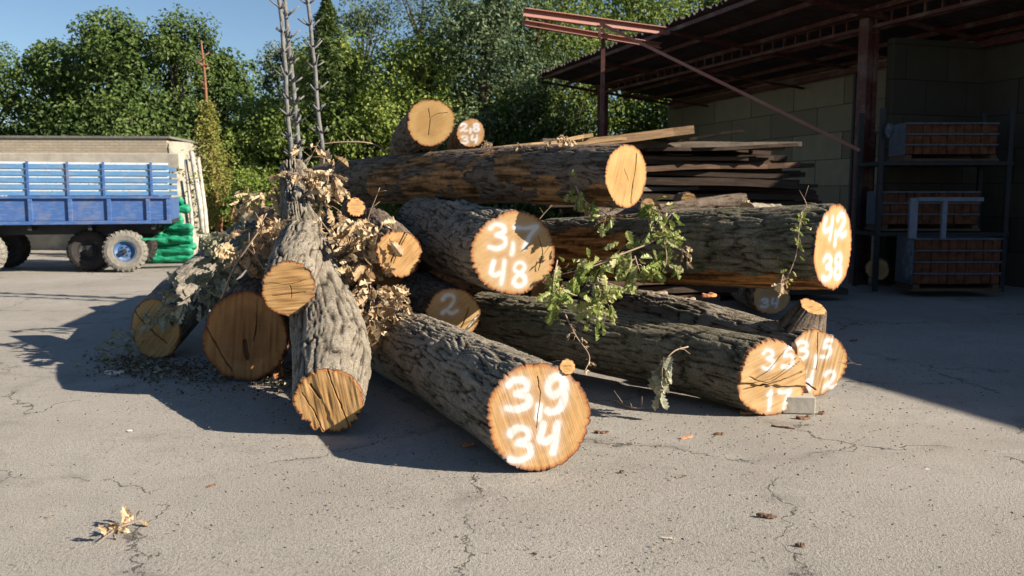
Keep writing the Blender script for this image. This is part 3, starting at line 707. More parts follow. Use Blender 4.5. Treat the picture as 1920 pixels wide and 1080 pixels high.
def garage():
    root = thing('low_garage', 'low open fronted garage with brick parapet behind the blue trailer', 'building', (-9.4, 23.5, 0), rz=R(3))
    MB().box((-14, .02, 2.722), (.0, 6, 3.12)).build('parapet', M['brick'], root)
    MB().box((-14, 0, 2.3), (.32, 6.2, 2.72)).build('beam', M['concrete'], root, .02)
    MB().box((-14.1, -.02, 3.122), (.1, 6.2, 3.18)).build('roof', simple('roof_felt', (.16, .15, .14), .8), root)
    MB().box((-14, 1.6, 0), (-.3, 1.8, 2.3)).build('back_wall', M['dark_conc'], root)
    mb = MB()
    for xx in (-13.8, -9.3, -4.8): mb.box((xx, .1, 0), (xx+.3, .4, 2.3))
    mb.build('pier', M['concrete'], root)
    m = MB(); 
    m.box((-.3, .1, 0), (.1, 6, 2.3)); m.build('side_wall', M['brick'], root)
    # crumbling render clump at corner
    rng = np.random.default_rng(2); nn = 40; u = np.linspace(0, 1, nn); UU, VV = np.meshgrid(u, u)
    zz = VV*3.05; xx = .05+UU*.55*(.75+.3*vnoise(zz*2.3, UU*3, UU*0)) ; yy = .05+1.2*(UU**2)+.08*vnoise(zz*9, xx*9, UU*0)
    ii = np.arange(nn*nn).reshape(nn, nn); Fq = np.stack([ii[:-1, :-1], ii[:-1, 1:], ii[1:, 1:], ii[1:, :-1]], -1).reshape(-1, 4)
    mesh_np('crumbled_corner', np.stack([xx, yy, zz], -1).reshape(-1, 3), Fq, M['dark_conc'], root, smooth=True)
garage()
M['birch'] = simple('pale_pole_bark', (.42, .38, .32), .85, .2, .35, 9, .5, dist=.01)
for i, (a, b, r, lb) in enumerate([((338, 300), (352, 455), .05, 'pale pole leaning on the garage corner, leftmost of the leaning poles'), ((349, 285), (374, 452), .07, 'thick pale pole leaning beside the garage corner'),
        ((362, 300), (378, 448), .055, 'brownish pole leaning at the garage corner, furthest right'), ((330, 340), (345, 460), .04, 'thin short pole leaning next to the green rolls')]):
    p = P(a[0]+10, a[1], 21.0); q = G(b[0], b[1]+8) if False else P(b[0]+10, b[1]+10, 20.2); d = q-p; q = p+d*((p.z)/-d.z)
    root = thing('leaning_pole', lb, 'pole', (q.x, q.y, 0), 'poles leaning at the garage corner')
    mb = MB(); mb.tube([Vector((0, 0, 0)), (p-q)*.5+Vector((.03, 0, 0)), p-q], [r*1.1, r, r*.8], 9); mb.build('pole_shaft', M['birch'], root, smooth=True)

# ------------------------------------------------------------------ green wrapped rolls
M['green'] = simple('green_mesh_wrap', (.012, .25, .13), .5, .4, .3, 10, .8, dist=.02)
def roll_mesh():
    nth, ns = 22, 26; th = np.arange(nth)*2*math.pi/nth; ss = np.linspace(-1, 1, ns); TH, SS = np.meshgrid(th, ss)
    end = np.clip((1-np.abs(SS))/.16, 0, 1)**.45; r = .105*end*(1+.2*vnoise(np.cos(TH)*2, np.sin(TH)*2, SS*3)+.14*vnoise(np.cos(TH)*6, np.sin(TH)*6, SS*6))
    V = np.stack([SS*.46, r*np.cos(TH), r*np.sin(TH)*.85], -1).reshape(-1, 3)
    idx = np.arange(ns*nth).reshape(ns, nth); i2 = np.roll(idx, -1, 1)
    return V, np.stack([idx[:-1], i2[:-1], i2[1:], idx[1:]], -1).reshape(-1, 4)
Vr, Fr = roll_mesh(); proto = None; rnd = random.Random(2)
for row in range(10):
    for k in range(2 if row < 6 else 1):
        if proto is None: o = mesh_np('green_roll', Vr, Fr, M['green'], None, smooth=True); proto = o
        else: o = proto.copy(); col.objects.link(o)
        if row < 6: lx = -8.65+k*.7+rnd.uniform(-.04, .04)
        else: lx = -8.15+rnd.uniform(-.04, .04)
        o.location = (lx+.05*row*.3+rnd.uniform(-.07, .07), 20.0+rnd.uniform(-.09, .09), .1+row*.148); o.rotation_euler = (rnd.uniform(-3, 3), rnd.uniform(-.09, .09), rnd.uniform(-.15, .15)); o.scale = (rnd.uniform(.85, 1.15), rnd.uniform(.85, 1.15), rnd.uniform(.85, 1.1))
        tag(o, 'green mesh wrapped roll in the stack behind the trailer wheel', 'roll', 'green wrapped rolls stacked by the trailer')

# ------------------------------------------------------------------ blue trailer
def m_paint(name, c, worn, amt=.5, rough=.55):
    m = NM(name, rough, .4); v = m.coord()
    n = m.noise(m.coord((1.5, 1.5, 9)), 3, 6, .7); c2 = m.mix(m.g(n, .5, .68, 0, amt), c, worn)
    c2 = m.mix(m.g(m.noise(v, 14, 5, .7), .58, .66, 0, .75), c2, (.16, .1, .06)); c2 = m.mix(m.g(m.noise(v, 2.2, 6, .7), .5, .75, 0, .5), c2, (.24, .21, .17))
    m.col(c2).bump(m.noise(v, 40, 4), .3, .004); return m.m
M['blue'] = m_paint('chipped_blue_paint', (.035, .09, .25), (.11, .2, .38), .6)
M['sky_blue'] = m_paint('faded_blue_board', (.07, .19, .36), (.2, .3, .42), .6)
M['rim_blue'] = m_paint('dusty_blue_rim', (.05, .12, .26), (.16, .22, .3), .7)
M['white_board'] = m_paint('pale_worn_board', (.5, .53, .55), (.25, .32, .4), .5)
M['black'] = simple('black_grease_steel', (.02, .02, .022), .6, .4)
M['tyre'] = simple('dusty_tyre', (.19, .175, .15), .9, .2, .25, 12, .6, dist=.01)
M['tyre_shaded'] = simple('shaded_tyre', (.035, .03, .028), .9, .2)  # tyre copy with the shadow under the trailer put into its colour
def tyre(parent, c, r, wd, mat_t, rimmat, nm='wheel'):
    t = bpy.data.objects.new(nm, None); col.objects.link(t); t.parent = parent; t.location = c; t.empty_display_size = .1
    return t
def trailer():
    root = thing('farm_trailer', 'blue farm trailer with slatted sides and one dusty wheel in the sun', 'trailer', (-7.12, 17.9, 0), rz=R(17))
    z0, z1, z2 = 1.02, 1.54, 2.24; x0, x1 = -4.1, 0.0; W = 2.1
    MB().box((x0, 0, z0-.02), (x1, W, z0+.06)).build('bed', M['black'], root)
    for yy, in ((0,), (W-.04,)):
        MB().box((x0, yy, z0+.06), (x1, yy+.04, z1)).build('side_panel', M['blue'], root)
    MB().box((x1-.04, .042, z0+.06), (x1, W-.042, z1)).build('tailgate', M['blue'], root)
    m = MB()
    for xx in (x0, x0+.72, x0+1.44, x0+2.16, x0+2.88, x1-.48, x1-.09): m.box((xx, -.05, z0), (xx+.08, -.002, z1+.02))
    m.box((x0, -.06, z1-.02), (x1, -.003, z1+.03)); m.box((x0, -.065, z0-.02), (x1, -.003, z0+.05))
    m.build('side_frame', M['blue'], root, .006)
    for k in range(5):
        z = z1+.045+k*.135
        MB().box((x0, -.012, z), (x1-.02, .012, z+.085)).build('slat', M['sky_blue'], root)
        MB().box((x0, .012+.003, z+.078), (x1-.02, .03, z+.128)).build('pale_slat', M['white_board'], root)
        MB().box((x0, W-.03, z), (x1-.02, W, z+.1)).build('slat', M['sky_blue'], root)
    for xx in (x0, x0+.72, x0+1.44, x0+2.16, x1-1.28, x1-.38): MB().box((xx, -.045, z1+.03), (xx+.05, -.014, z2+.02)).build('stake', M['blue'], root, .004)
    m = MB(); 
    for yy in (.45, W-.5): m.box((x0+.1, yy, .78), (x1-.3, yy+.09, z0-.025))
    for xx in (x0+.2, x0+1.4, x1-1.6, x1-.4): m.box((xx, .02, .88), (xx+.07, W-.02, z0-.03))
    m.box((x1-1.0, .3, .38), (x1-.88, W-.3, .5)); m.box((x1-1.7, .3, .38), (x1-1.58, W-.3, .5))
    m.box((x1-1.4, .42, .5), (x1-1.3, .5, .8)); m.box((x1-1.8, .42, .6), (x1-.7, .5, .7))
    m.build('chassis', M['black'], root)
    MB().box((x1-1.25, -.02, .66), (x1-.15, .1, .70)).build('mud_flap_rail', M['green'], root)
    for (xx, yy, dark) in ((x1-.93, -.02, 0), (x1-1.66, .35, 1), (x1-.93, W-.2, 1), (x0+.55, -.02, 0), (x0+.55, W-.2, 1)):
        wh = bpy.data.objects.new('wheel', None); col.objects.link(wh); wh.parent = root; wh.location = (xx, yy, .438)
        Rr = .438; m = MB()
        m.lathe([(.215, .03), (.23, .0), (.33, -.02), (.39, 0), (Rr-.015, .03), (Rr-.012, .2), (.39, .23), (.33, .25), (.23, .23), (.215, .2), (.215, .03)], (0, 0, 0), 'y', 40)
        for k in range(26):
            a = 2*math.pi*k/26; ca, sa = math.cos(a), math.sin(a); ca2, sa2 = math.cos(a+.09), math.sin(a+.09)
            m.bar((ca*(Rr-.022), .02, sa*(Rr-.022)), (ca2*(Rr-.012), .115, sa2*(Rr-.012)), .035, .03)
            m.bar((ca2*(Rr-.012), .115, sa2*(Rr-.012)), (ca*(Rr-.022), .21, sa*(Rr-.022)), .035, .03)
            m.bar((ca*(Rr-.07), .002, sa*(Rr-.07)), (ca*(Rr-.015), .02, sa*(Rr-.015)), .04, .02)
        m.build('tyre', M['tyre_shaded'] if dark else M['tyre'], wh, smooth=False)
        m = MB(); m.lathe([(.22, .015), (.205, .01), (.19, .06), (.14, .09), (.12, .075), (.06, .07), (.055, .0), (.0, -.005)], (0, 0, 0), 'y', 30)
        m.build('rim', M['black'] if dark else M['rim_blue'], wh, smooth=False)  # shadowed wheels get black rims, shade painted into the colour
        m = MB()
        for k in range(6):
            a = k*math.pi/3; m.box((.09*math.cos(a)-.012, .05, .09*math.sin(a)-.012), (.09*math.cos(a)+.012, .075, .09*math.sin(a)+.012))
        m.lathe([(.05, -.03), (.045, -.045), (.0, -.05)], (0, 0, 0), 'y', 14); m.lathe([(.05, .02), (.05, -.03)], (0, 0, 0), 'y', 14)
        m.build('hub', M['black'], wh)
trailer()

# ------------------------------------------------------------------ shed
A0 = Vector((.71, 25.4, 0)); Uu = Vector((.31, -.951, 0)).normalized(); Vv = Vector((.951, .31, 0)).normalized()
def S(u, v, z): return A0+Uu*u+Vv*v+Vector((0, 0, z))
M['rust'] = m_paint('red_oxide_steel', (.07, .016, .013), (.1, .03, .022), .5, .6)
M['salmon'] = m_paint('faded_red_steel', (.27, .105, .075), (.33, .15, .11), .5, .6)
M['corr'] = simple('corrugated_sheet', (.055, .04, .035), .7, .3, .4, 2, .3, stretch=(1, 1, 1))
def m_blocks():
    m = m_bricks('concrete_blocks', (.25, .215, .15), (.14, .12, .08), (.03, .025, .02), 1.0, 1.15, .6); return m
M['blocks'] = m_blocks(); M['bitumen'] = simple('bitumen_roof', (.06, .06, .06))
M['shaded_blocks'] = m_bricks('shaded_concrete_blocks', (.07,.06,.045), (.05,.045,.035), (.02,.018,.015), 1.0, 1.15, .6)  # copy of the wall blocks with the near bay's shade put into the colour
def shed():
    root = thing('timber_shed', 'open lean-to shed with corrugated roof on red steel posts', 'shed', A0)
    s = lambda u, v, z: Uu*u+Vv*v+Vector((0, 0, z))
    # corrugated roof
    nu = 560; us = np.linspace(0, 14.0, nu); zc = .035*np.sin(us*2*math.pi/.2); VV_ = []
    for v_ in (0, 4.75):
        for th_ in (0, .012):
            jit = .03*np.sign(np.sin(us*2*math.pi/.95*1.0)) if v_ == 0 else 0*us
            base = np.array(Uu)[None]*us[:, None]+np.array(Vv)[None]*(v_+jit)[:, None]; base[:, 2] = 5.06+zc+th_-.12*v_
            VV_.append(base)
    V = np.concatenate(VV_); a = np.arange(nu-1)
    def q(i, j): return np.stack([i*nu+a, i*nu+a+1, j*nu+a+1, j*nu+a], 1)
    F = np.concatenate([q(0, 2), q(3, 1), q(1, 0), q(2, 3)])
    mesh_np('corrugated_roof', V, F, M['corr'], root)
    # purlins along u
    for v_ in (.12, .95, 1.9, 2.8, 3.7, 4.35):
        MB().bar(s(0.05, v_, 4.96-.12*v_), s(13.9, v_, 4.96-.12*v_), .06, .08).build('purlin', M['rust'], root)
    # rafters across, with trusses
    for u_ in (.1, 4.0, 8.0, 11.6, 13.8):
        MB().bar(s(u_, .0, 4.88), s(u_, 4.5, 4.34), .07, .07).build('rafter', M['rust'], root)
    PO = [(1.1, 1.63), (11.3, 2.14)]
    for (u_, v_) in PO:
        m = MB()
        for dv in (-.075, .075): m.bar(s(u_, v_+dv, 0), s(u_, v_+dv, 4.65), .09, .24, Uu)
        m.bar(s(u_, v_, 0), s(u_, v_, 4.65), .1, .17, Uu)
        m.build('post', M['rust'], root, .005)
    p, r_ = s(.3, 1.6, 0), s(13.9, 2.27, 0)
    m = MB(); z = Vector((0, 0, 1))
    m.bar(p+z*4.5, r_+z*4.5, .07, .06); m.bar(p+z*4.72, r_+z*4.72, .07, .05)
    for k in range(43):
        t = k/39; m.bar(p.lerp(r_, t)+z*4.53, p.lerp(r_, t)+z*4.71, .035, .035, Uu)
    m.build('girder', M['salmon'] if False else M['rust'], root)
    # cross trusses seen from below
    for u_ in (2.2, 6.5, 10.5):
        m = MB(); m.bar(s(u_, 1.7, 4.35), s(u_, 4.4, 4.1), .05, .05); m.build('rafter', M['rust'], root)
    m = MB(); m.bar(s(-.2+.3, 4.36, 4.28), s(13.5, 4.36, 4.28), .12, .12); m.build('wall_plate', M['rust'], root)
shed()
def wall():
    root = thing('block_building', 'long building of big pale concrete blocks behind the shed', 'building', A0)
    s = lambda u, v, z: Uu*u+Vv*v+Vector((0, 0, z))
    for (u0, u1, hh, v0, v1, nm, mt) in ((-.3, 11.5, 4.42, 4.45, 10.4, 'wall', M['blocks']), (11.5, 14.3, 4.42, 4.449, 10.4, 'wall', M['shaded_blocks']), (14.3, 33, 4.95, 4.448, 10.4, 'wall', M['blocks']), (-.4, 14.2, .1, 4.78, 10.5, 'roof', M['bitumen']), (14.2, 33.1, .12, 4.3, 10.5, 'roof', M['bitumen'])):  # middle wall stretch takes the block copy with shade in its colour
        z0 = 0 if nm == 'wall' else (4.424 if u0 < 0 else 4.954)
        o = MB().box((u0, 0, z0), (u1, v1-v0, z0+hh)).build(nm, mt, root)
        for q in o.data.vertices: q.co = Uu*q.co.x+Vv*(v0+q.co.y)+Vector((0, 0, q.co.z))
        o.data.update(); o.data.flip_normals()
    # made-up cross wall, added only to darken the near bay
    o = MB().box((11.42, 0, 0), (11.6, 2.0, 4.3)).build('added_partition', M['shaded_blocks'], root)
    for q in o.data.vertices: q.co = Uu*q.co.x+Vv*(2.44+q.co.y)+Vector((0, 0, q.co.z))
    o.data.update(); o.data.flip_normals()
    # drain pipe & gate
    MB().tube([s(8.3, 4.38, 0), s(8.3, 4.38, 4.3)], .05, 8).build('pipe', M['black'], root)
    m = MB()
    for k in range(5): m.bar(s(9.0+k*.2, 4.36, .2), s(9.0+k*.2, 4.36, 2.9), .03, .03)
    m.bar(s(8.95, 4.36, 2.9), s(9.85, 4.36, 2.9), .04, .04); m.build('grating', M['black'], root)
wall()
# hoist beams in front of the shed
def hoist():
    root = thing('hoist_gantry', 'faded red steel hoist beams on a thin post, braced to the shed post', 'hoist', (1.8, 16.7, 0))
    O = Vector((1.8, 16.7, 0))
    a, b = P(981, 24, 16)-O, P(1250, 60, 17.4)-O
    def chan(p, q, h, nm):
        m = MB(); d = (q-p).normalized(); n = d.cross(Vector((0, 0, 1))).normalized(); z = Vector((0, 0, 1))
        m.bar(p, q, .012, h); m.bar(p+n*.042+z*h/2, q+n*.042+z*h/2, .1, .012); m.bar(p+n*.042-z*h/2, q+n*.042-z*h/2, .1, .012)
        m.build(nm, M['salmon'], root)
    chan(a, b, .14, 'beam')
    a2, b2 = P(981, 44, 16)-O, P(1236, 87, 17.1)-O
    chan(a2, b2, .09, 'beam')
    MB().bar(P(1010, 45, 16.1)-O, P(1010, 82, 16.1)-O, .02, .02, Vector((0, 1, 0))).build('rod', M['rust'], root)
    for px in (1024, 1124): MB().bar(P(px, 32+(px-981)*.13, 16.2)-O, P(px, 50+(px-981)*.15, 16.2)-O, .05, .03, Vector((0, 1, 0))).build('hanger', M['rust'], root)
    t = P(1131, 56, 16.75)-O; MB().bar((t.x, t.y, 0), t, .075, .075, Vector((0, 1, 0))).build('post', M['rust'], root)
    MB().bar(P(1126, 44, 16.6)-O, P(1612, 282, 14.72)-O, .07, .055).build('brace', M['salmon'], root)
hoist()

# ------------------------------------------------------------------ boards
def m_wood(name, c, var=.4):
    m = NM(name, .85, .15); v = m.coord((2, 30, 30)); n = m.noise(v, 1.5, 6, .65, .3)
    m.col(m.ramp(n, [(.3, tuple(x*(1-var) for x in c)), (.5, c), (.7, tuple(min(1, x*(1+var)) for x in c))])).bump(n, .6, .008); return m.m
WD = [m_wood('weathered_board_dark', (.05, .034, .025)), m_wood('weathered_board_brown', (.1, .06, .04)), m_wood('weathered_board_grey', (.15, .12, .095)), m_wood('fresh_board', (.36, .235, .12), .3), m_wood('shaded_fresh_board', (.2, .125, .07), .4)]  # last entry: plank wood darkened in colour for its partial shadow
def board(p, q, wd, th, mat, label, group=None, cat='board'):
    p, q = Vector(p), Vector(q); L = (q-p).length; x = (q-p).normalized(); y = Vector((0, 0, 1)).cross(x).normalized(); z = x.cross(y)
    rng = np.random.default_rng(abs(hash((round(p.x*100), round(p.z*100)))) % 99999); n = 10
    V = []
    for i in range(n+1):
        t = i/n*L; w2 = wd/2*(1+.06*rng.normal()); dz = .012*math.sin(i*.7+p.z*9)
        V += [(t, -w2, -th/2+dz), (t, w2, -th/2+dz), (t, w2, th/2+dz), (t, -w2, th/2+dz)]
    F = [[4*i+a, 4*i+b, 4*i+4+b, 4*i+4+a] for i in range(n) for a, b in ((0, 1), (1, 2), (2, 3), (3, 0))]+[[3, 2, 1, 0], [4*n, 4*n+1, 4*n+2, 4*n+3]]
    o = mesh_np('board', V, np.array(F)[:, ::-1], mat)
    o.matrix_world = Matrix(((x.x, y.x, z.x, p.x), (x.y, y.y, z.y, p.y), (x.z, y.z, z.z, p.z), (0, 0, 0, 1)))
    return tag(o, label, cat, group)
rnd = random.Random(11)
for k in range(40):
    z = .08+k*.059
    for dy in (0, .5, .9):
        xl = rnd.uniform(.3, 2.0); xr = np.interp(z, [0, 1.2, 1.9, 2.5], [5.3, 5.1, 4.9, 4.5])-rnd.uniform(0, .8)
        y = 13.0+dy+rnd.uniform(-.13, .13); yr = y+.55+rnd.uniform(-.5, .4); xr -= rnd.choice([0, 0, .2, .7])
        mat = WD[rnd.choice([0, 0, 0, 0, 1, 2])]
        if dy == 0 and k in (15,): mat = WD[3]
        board((xl, y, z+rnd.uniform(-.03, .03)), (xr, yr, z+rnd.uniform(-.09, .1)), rnd.uniform(.2, .45), rnd.uniform(.05, .09), mat,
              'rough dark board in the tall untidy timber stack under the shed', 'boards in the timber stack')
board(P(905, 288, 12.2), P(1285, 247, 12.9), .62, .12, WD[4], 'wide fresh plank on top of the timber stack, its end lifted toward the roof')
board(P(940, 280, 12.0), P(1105, 256, 12.3), .34, .05, WD[3], 'short pale plank lying left of the wide fresh plank')
board(P(990, 276, 11.8), P(1170, 262, 12.0), .25, .04, WD[3], 'thin split pale plank in the sun on the left of the stack')
board(P(1250, 266, 12.9), P(1395, 246, 12.7), .12, .04, WD[0], 'black batten poking out over the right of the stack')

# small logs by the stack
def rlog(label, p, q, r, bark, face, seed, n=None, **k): make_log(label, [p, q], [r, r*.95], bark, face, near_n=n, seed=seed, res=1.8, nr=20, group='short logs by the timber stack', **k)
rlog('short log end catching sun before the timber stack', P(1291, 374, 11.3), P(1275, 374, 12.2), .105, 'brown', 'yellow', 41)
rlog('dark crooked log lying before the timber stack', P(1235, 396, 10.6), P(1395, 374, 10.9), .1, 'brown', 'dark', 42)
rlog('small shaded log end below the topmost log face', P(1215, 385, 10.2), P(1190, 392, 11.2), .09, 'grey', 'tan', 43)
rlog('rounded grey log behind the 4,2 log', P(1400, 400, 10.3), P(1460, 400, 11.0), .13, 'grey', 'tan', 44)
rlog('dark low log across the gap behind the 4,2 log', P(1100, 408, 10.4), P(1400, 405, 10.8), .12, 'brown', 'dark', 45)
# support of these logs: rough heap of offcuts
for k in range(9):
    x = 1.1+k*.24; board((x-.9, 10.7+.05*(k % 3), .12+.13*k), (x+1.3, 11.2, .14+.13*k), .5, .09, WD[k % 2], 'thick dark offcut slab stacked behind the 4,2 log', 'offcut slabs behind the logs')
rlog('round log end standing in the dark beside the shed post', P(1645, 505, 14.2), P(1650, 500, 15.2), .19, 'grey', 'tan', 46)

# ------------------------------------------------------------------ brick packs on rack
M['pbrick'] = simple('orange_brown_brick', (.11, .042, .02), .85, .2, .5, 9, .5, dist=.01)
M['film'] = simple('plastic_film', (.08, .088, .11), .35, .5, .4, 12, .9, dist=.02)
def pack(label, x, y, z, w_, h_, rows):
    root = thing('brick_pack', label, 'brick pack', (x, y, z), 'wrapped brick packs on the rack')
    rh = h_/rows
    for r in range(rows):
        m = MB(); k = int(w_/.13); 
        for i in range(k): m.box((i*w_/k+.004, rnd.uniform(0, .03), r*rh+.012), ((i+1)*w_/k-.004, .6, (r+1)*rh-.022))
        m.build('brick_row', M['pbrick'], root, .006)
    m = MB(); 
    for r in range(rows): m.box((-.012, -.012, r*rh+rh-.02), (w_+.012, .61, r*rh+rh+.008))
    m.box((-.02, .01, 0), (-.006, .6, h_)); m.build('film_band', M['film'], root)
    m = MB().box((-.03, -.02, -.1), (w_+.03, .62, -.06)); m.box((0, 0, -.06), (.1, .6, -.001)); m.box((w_-.1, 0, -.06), (w_, .6, -.001)); m.build('pallet', WD[1], root)
pack('lowest wrapped brick pack at the right on the ground, orange rows', TX(1716, 13.3), 13.3, .2, 1.35, .72, 4)
pack('brick pack on the middle shelf of the dark rack', TX(1652, 14.2), 14.2, 1.1, 1.6, .55, 3)
pack('brick pack on the top shelf of the dark rack', TX(1690, 14.2), 14.2, 2.25, 1.5, .52, 3)
def rack():
    x0 = TX(1646, 14.1); root = thing('storage_rack', 'dark steel storage rack holding wrapped brick packs', 'rack', (x0, 14.1, 0))
    for xx in (0, 2.1):
        for yy in (0, .85): MB().box((xx-.035, yy, 0), (xx+.035, yy+.07, 3.0)).build('upright', M['black'], root)
    for z in (.92, 2.08): MB().box((-.05, -.02, z), (2.15, .94, z+.06)).build('shelf', M['black'], root)
rack()
def cart():
    root = thing('pale_frame', 'pale blue grey metal frame standing on the lower brick pack', 'frame', (TX(1706, 13.1), 13.1, .93))
    m = MB(); m.box((-.02, 0, 0), (.1, .05, .62)); m.box((.1+.003, .0, .57), (1.1, .05, .63)); m.box((.48, 0.0, .0), (.55, .05, .567)); m.build('bars', simple('pale_metal', (.13, .15, .19), .5, .5), root)
cart()
def film_heap(label, p, sz, seed):
    rng = np.random.default_rng(seed); n = 26; u = np.linspace(0, 2*math.pi, n); v = np.linspace(.02, math.pi-.02, n//2); U_, V_ = np.meshgrid(u, v)
    X = np.sin(V_)*np.cos(U_); Y = np.sin(V_)*np.sin(U_); Z = np.cos(V_); r = 1+.35*vnoise(X*2+seed, Y*2, Z*2)+.2*vnoise(X*6, Y*6+seed, Z*6)
    Vt = np.stack([X*r*sz[0], Y*r*sz[1], Z*r*sz[2]], -1).reshape(-1, 3); ii = np.arange(U_.size).reshape(U_.shape)
    F = np.stack([ii[:-1, :-1], ii[:-1, 1:], ii[1:, 1:], ii[1:, :-1]], -1).reshape(-1, 4)
    o = mesh_np('crumpled_film', Vt, F[:, ::-1], M['film']); o.location = p; tag(o, label, 'plastic film')
film_heap('crumpled pale plastic film on the top brick pack', P(1668, 245, 14.0), (.06, .1, .12), 1)
film_heap('crumpled plastic film hanging beside the lower brick pack', P(1703, 490, 13.2), (.07, .1, .32), 2)

# ------------------------------------------------------------------ grey paving brick at the low right log
o = MB().box((-.115, -.07, 0), (.115, .07, .125)).build('paving_block', M['concrete'], None, .006); o.location = G(1500, 776)+Vector((0, .07, 0)); o.rotation_euler = (0, 0, R(-6))
tag(o, 'grey concrete paving block wedged beside the splintered 35 log end', 'paving block')

# ------------------------------------------------------------------ oak leaves and branches
LEAFM = {
 'dry': m_leaf('dry_oak_leaf', (.26, .16, .08), (.5, .36, .21), (.64, .52, .35), .25, .6, .3),
 'drygrey': m_leaf('withered_grey_leaf', (.15, .16, .1), (.28, .28, .19), (.5, .46, .32), .25, .6, .3),
 'green': m_leaf('fresh_oak_leaf', (.12,.18,.04), (.27,.32,.075), (.52,.47,.24), .4, .45, .4),
 'litter': m_leaf('leaf_litter', (.07, .045, .025), (.14, .085, .045), (.3, .2, .1), .15, .8, .2),
}
M['twig'] = simple('twig_bark', (.3, .21, .15), .85, .2)
def oak_leaf(rng, L, curl):
    K = 10; t = np.linspace(0, 1, K+1)
    wd = np.array([.02, .1, .2, .13, .27, .17, .33, .2, .3, .2, .03])*L*(.85+.3*rng.random(K+1))
    fold = rng.uniform(.2, 1.0)*curl+.15; bend = rng.uniform(-.6, 1.6)*curl; tw = rng.uniform(-1.3, 1.3)*curl
    V = []
    x = 0; z = 0; a = 0
    for i in range(K+1):
        V.append((x, 0, z))
        for sgn in (-1, 1):
            f = fold*(1+.35*rng.normal()); c1 = math.cos(f); s1 = math.sin(f); tt = tw*t[i]
            y_, z_ = sgn*wd[i]*c1, wd[i]*s1
            y2 = y_*math.cos(tt)-z_*math.sin(tt); z2 = y_*math.sin(tt)+z_*math.cos(tt)
            V.append((x-z2*math.sin(a)+.02*L*rng.normal(), y2, z+z2*math.cos(a)))
        a += bend/K; x += math.cos(a)*L/K; z += math.sin(a)*L/K
    F = []
    for i in range(K):
        b = 3*i; F += [[b, b+3, b+4, b+1], [b+2, b+5, b+3, b]]
    return np.array(V), np.array(F)
def place_leaves(spots, L, curl, rng, hang=.8, cluster_t=None):
    Vs = []; Fs = []; Ts = []; off = 0
    for p, d in spots:
        V, F = oak_leaf(rng, L*rng.uniform(.65, 1.25), curl)
        d = Vector(d); 
        x = (d+Vector(rng.normal(size=3)*.45)+Vector((0, 0, -hang))).normalized()
        r = Vector(rng.normal(size=3)); y = (r-x*r.dot(x)).normalized(); z = x.cross(y)
        Rm = np.array([x, y, z]); V = V@Rm+np.array(p)
        Vs.append(V); Fs.append(F+off); off += len(V); Ts.append(np.full(len(V), np.clip(rng.normal(.5, .28), 0, 1))+.1*rng.normal(size=len(V)))
    return np.concatenate(Vs), np.concatenate(Fs), np.clip(np.concatenate(Ts), 0, 1)
def branch(label, path, nleaf, kind='dry', L=.165, curl=.75, spread=.09, seed=0, r=.006, hang=.8, name='dry_branch', group=None, twigs=6, cat='branch', tr=(0., 1.)):
    rng = np.random.default_rng(seed+500); path = [Vector(p) for p in path]; b = path[0].copy(); b.z = path[0].z
    root = thing(name, label, cat, b, group)
    pl = crom([tuple(p-b) for p in path], 8); mb = MB(); mb.tube([Vector(p) for p in pl], [r*(1-.6*i/len(pl)) for i in range(len(pl))], 6)
    spots = []; tips = []
    for k in range(twigs):
        t = rng.uniform(.1, 1); i = int(t*(len(pl)-1)); p = Vector(pl[i]); d = Vector(rng.normal(size=3)).normalized(); d.z -= .25
        q = p+d*spread*rng.uniform(.5, 1.3); mid = (p+q)/2+Vector((0, 0, .015)); mb.tube([p, mid, q], [r*.5, r*.4, r*.25], 5); tips.append((q, d))
    mb.build('twig', M['twig'], root, smooth=True)
    for k in range(int(nleaf*(1.6 if kind == 'green' else 1.2))):
        if tips and rng.random() < .6:
            q, d = tips[rng.integers(len(tips))]; q = q+Vector(rng.normal(size=3))*spread*.22
        else:
            i = int(rng.uniform(*tr)*(len(pl)-1)); d = Vector(rng.normal(size=3)).normalized(); q = Vector(pl[i])+d*spread*rng.uniform(.1, 1)
        spots.append((q, d))
    V, F, t = place_leaves(spots, L, curl, rng, hang)
    mesh_np('leaves', V, F, LEAFM[kind], root, dict(tint=t), smooth=False)
GD = 'withered leafy branches in the pile'
branch('thick bunch of dry tan leaves hanging beside the steep log, upper part', [P(640, 405, 7.9), P(658, 440, 7.6), P(676, 480, 7.3)], 34, seed=1, spread=.14, group=GD)
branch('dry tan leaves spreading right toward the split medium log end', [P(664, 422, 7.3), P(690, 432, 7.1), P(716, 440, 6.9)], 26, seed=2, spread=.11, group=GD)
branch('long hanging mass of dry tan leaves right of the steep log, middle part', [P(668, 480, 7.2), P(684, 520, 7.05), P(694, 560, 6.95)], 50, seed=3, spread=.16, group=GD)
branch('lowest hanging dry leaf mass resting on the 3,9 log', [P(694, 535, 6.95), P(702, 570, 6.85), P(700, 604, 6.75)], 54, seed=4, spread=.15, group=GD)
branch('small dry leaf spray on the back of the 3,9 log', [P(718, 548, 6.9), P(738, 566, 6.8), P(752, 582, 6.7)], 18, seed=5, spread=.09, L=.09, group=GD)
branch('single big curled dry leaf bunch at the left end of the long top log', [P(615, 322, 7.9), P(628, 340, 7.8), P(632, 362, 7.75)], 20, seed=6, spread=.09, L=.15, group=GD)
branch('row of dry leaves draped over the left log, sunlit', [P(515, 362, 8.0), P(485, 375, 8.2), P(448, 390, 8.4)], 40, seed=7, spread=.12, L=.13, group=GD)
branch('dry leaves on top of the steep log near its peak', [P(590, 345, 8.1), P(604, 372, 8.0), P(620, 400, 7.8)], 14, seed=8, spread=.1, group=GD)
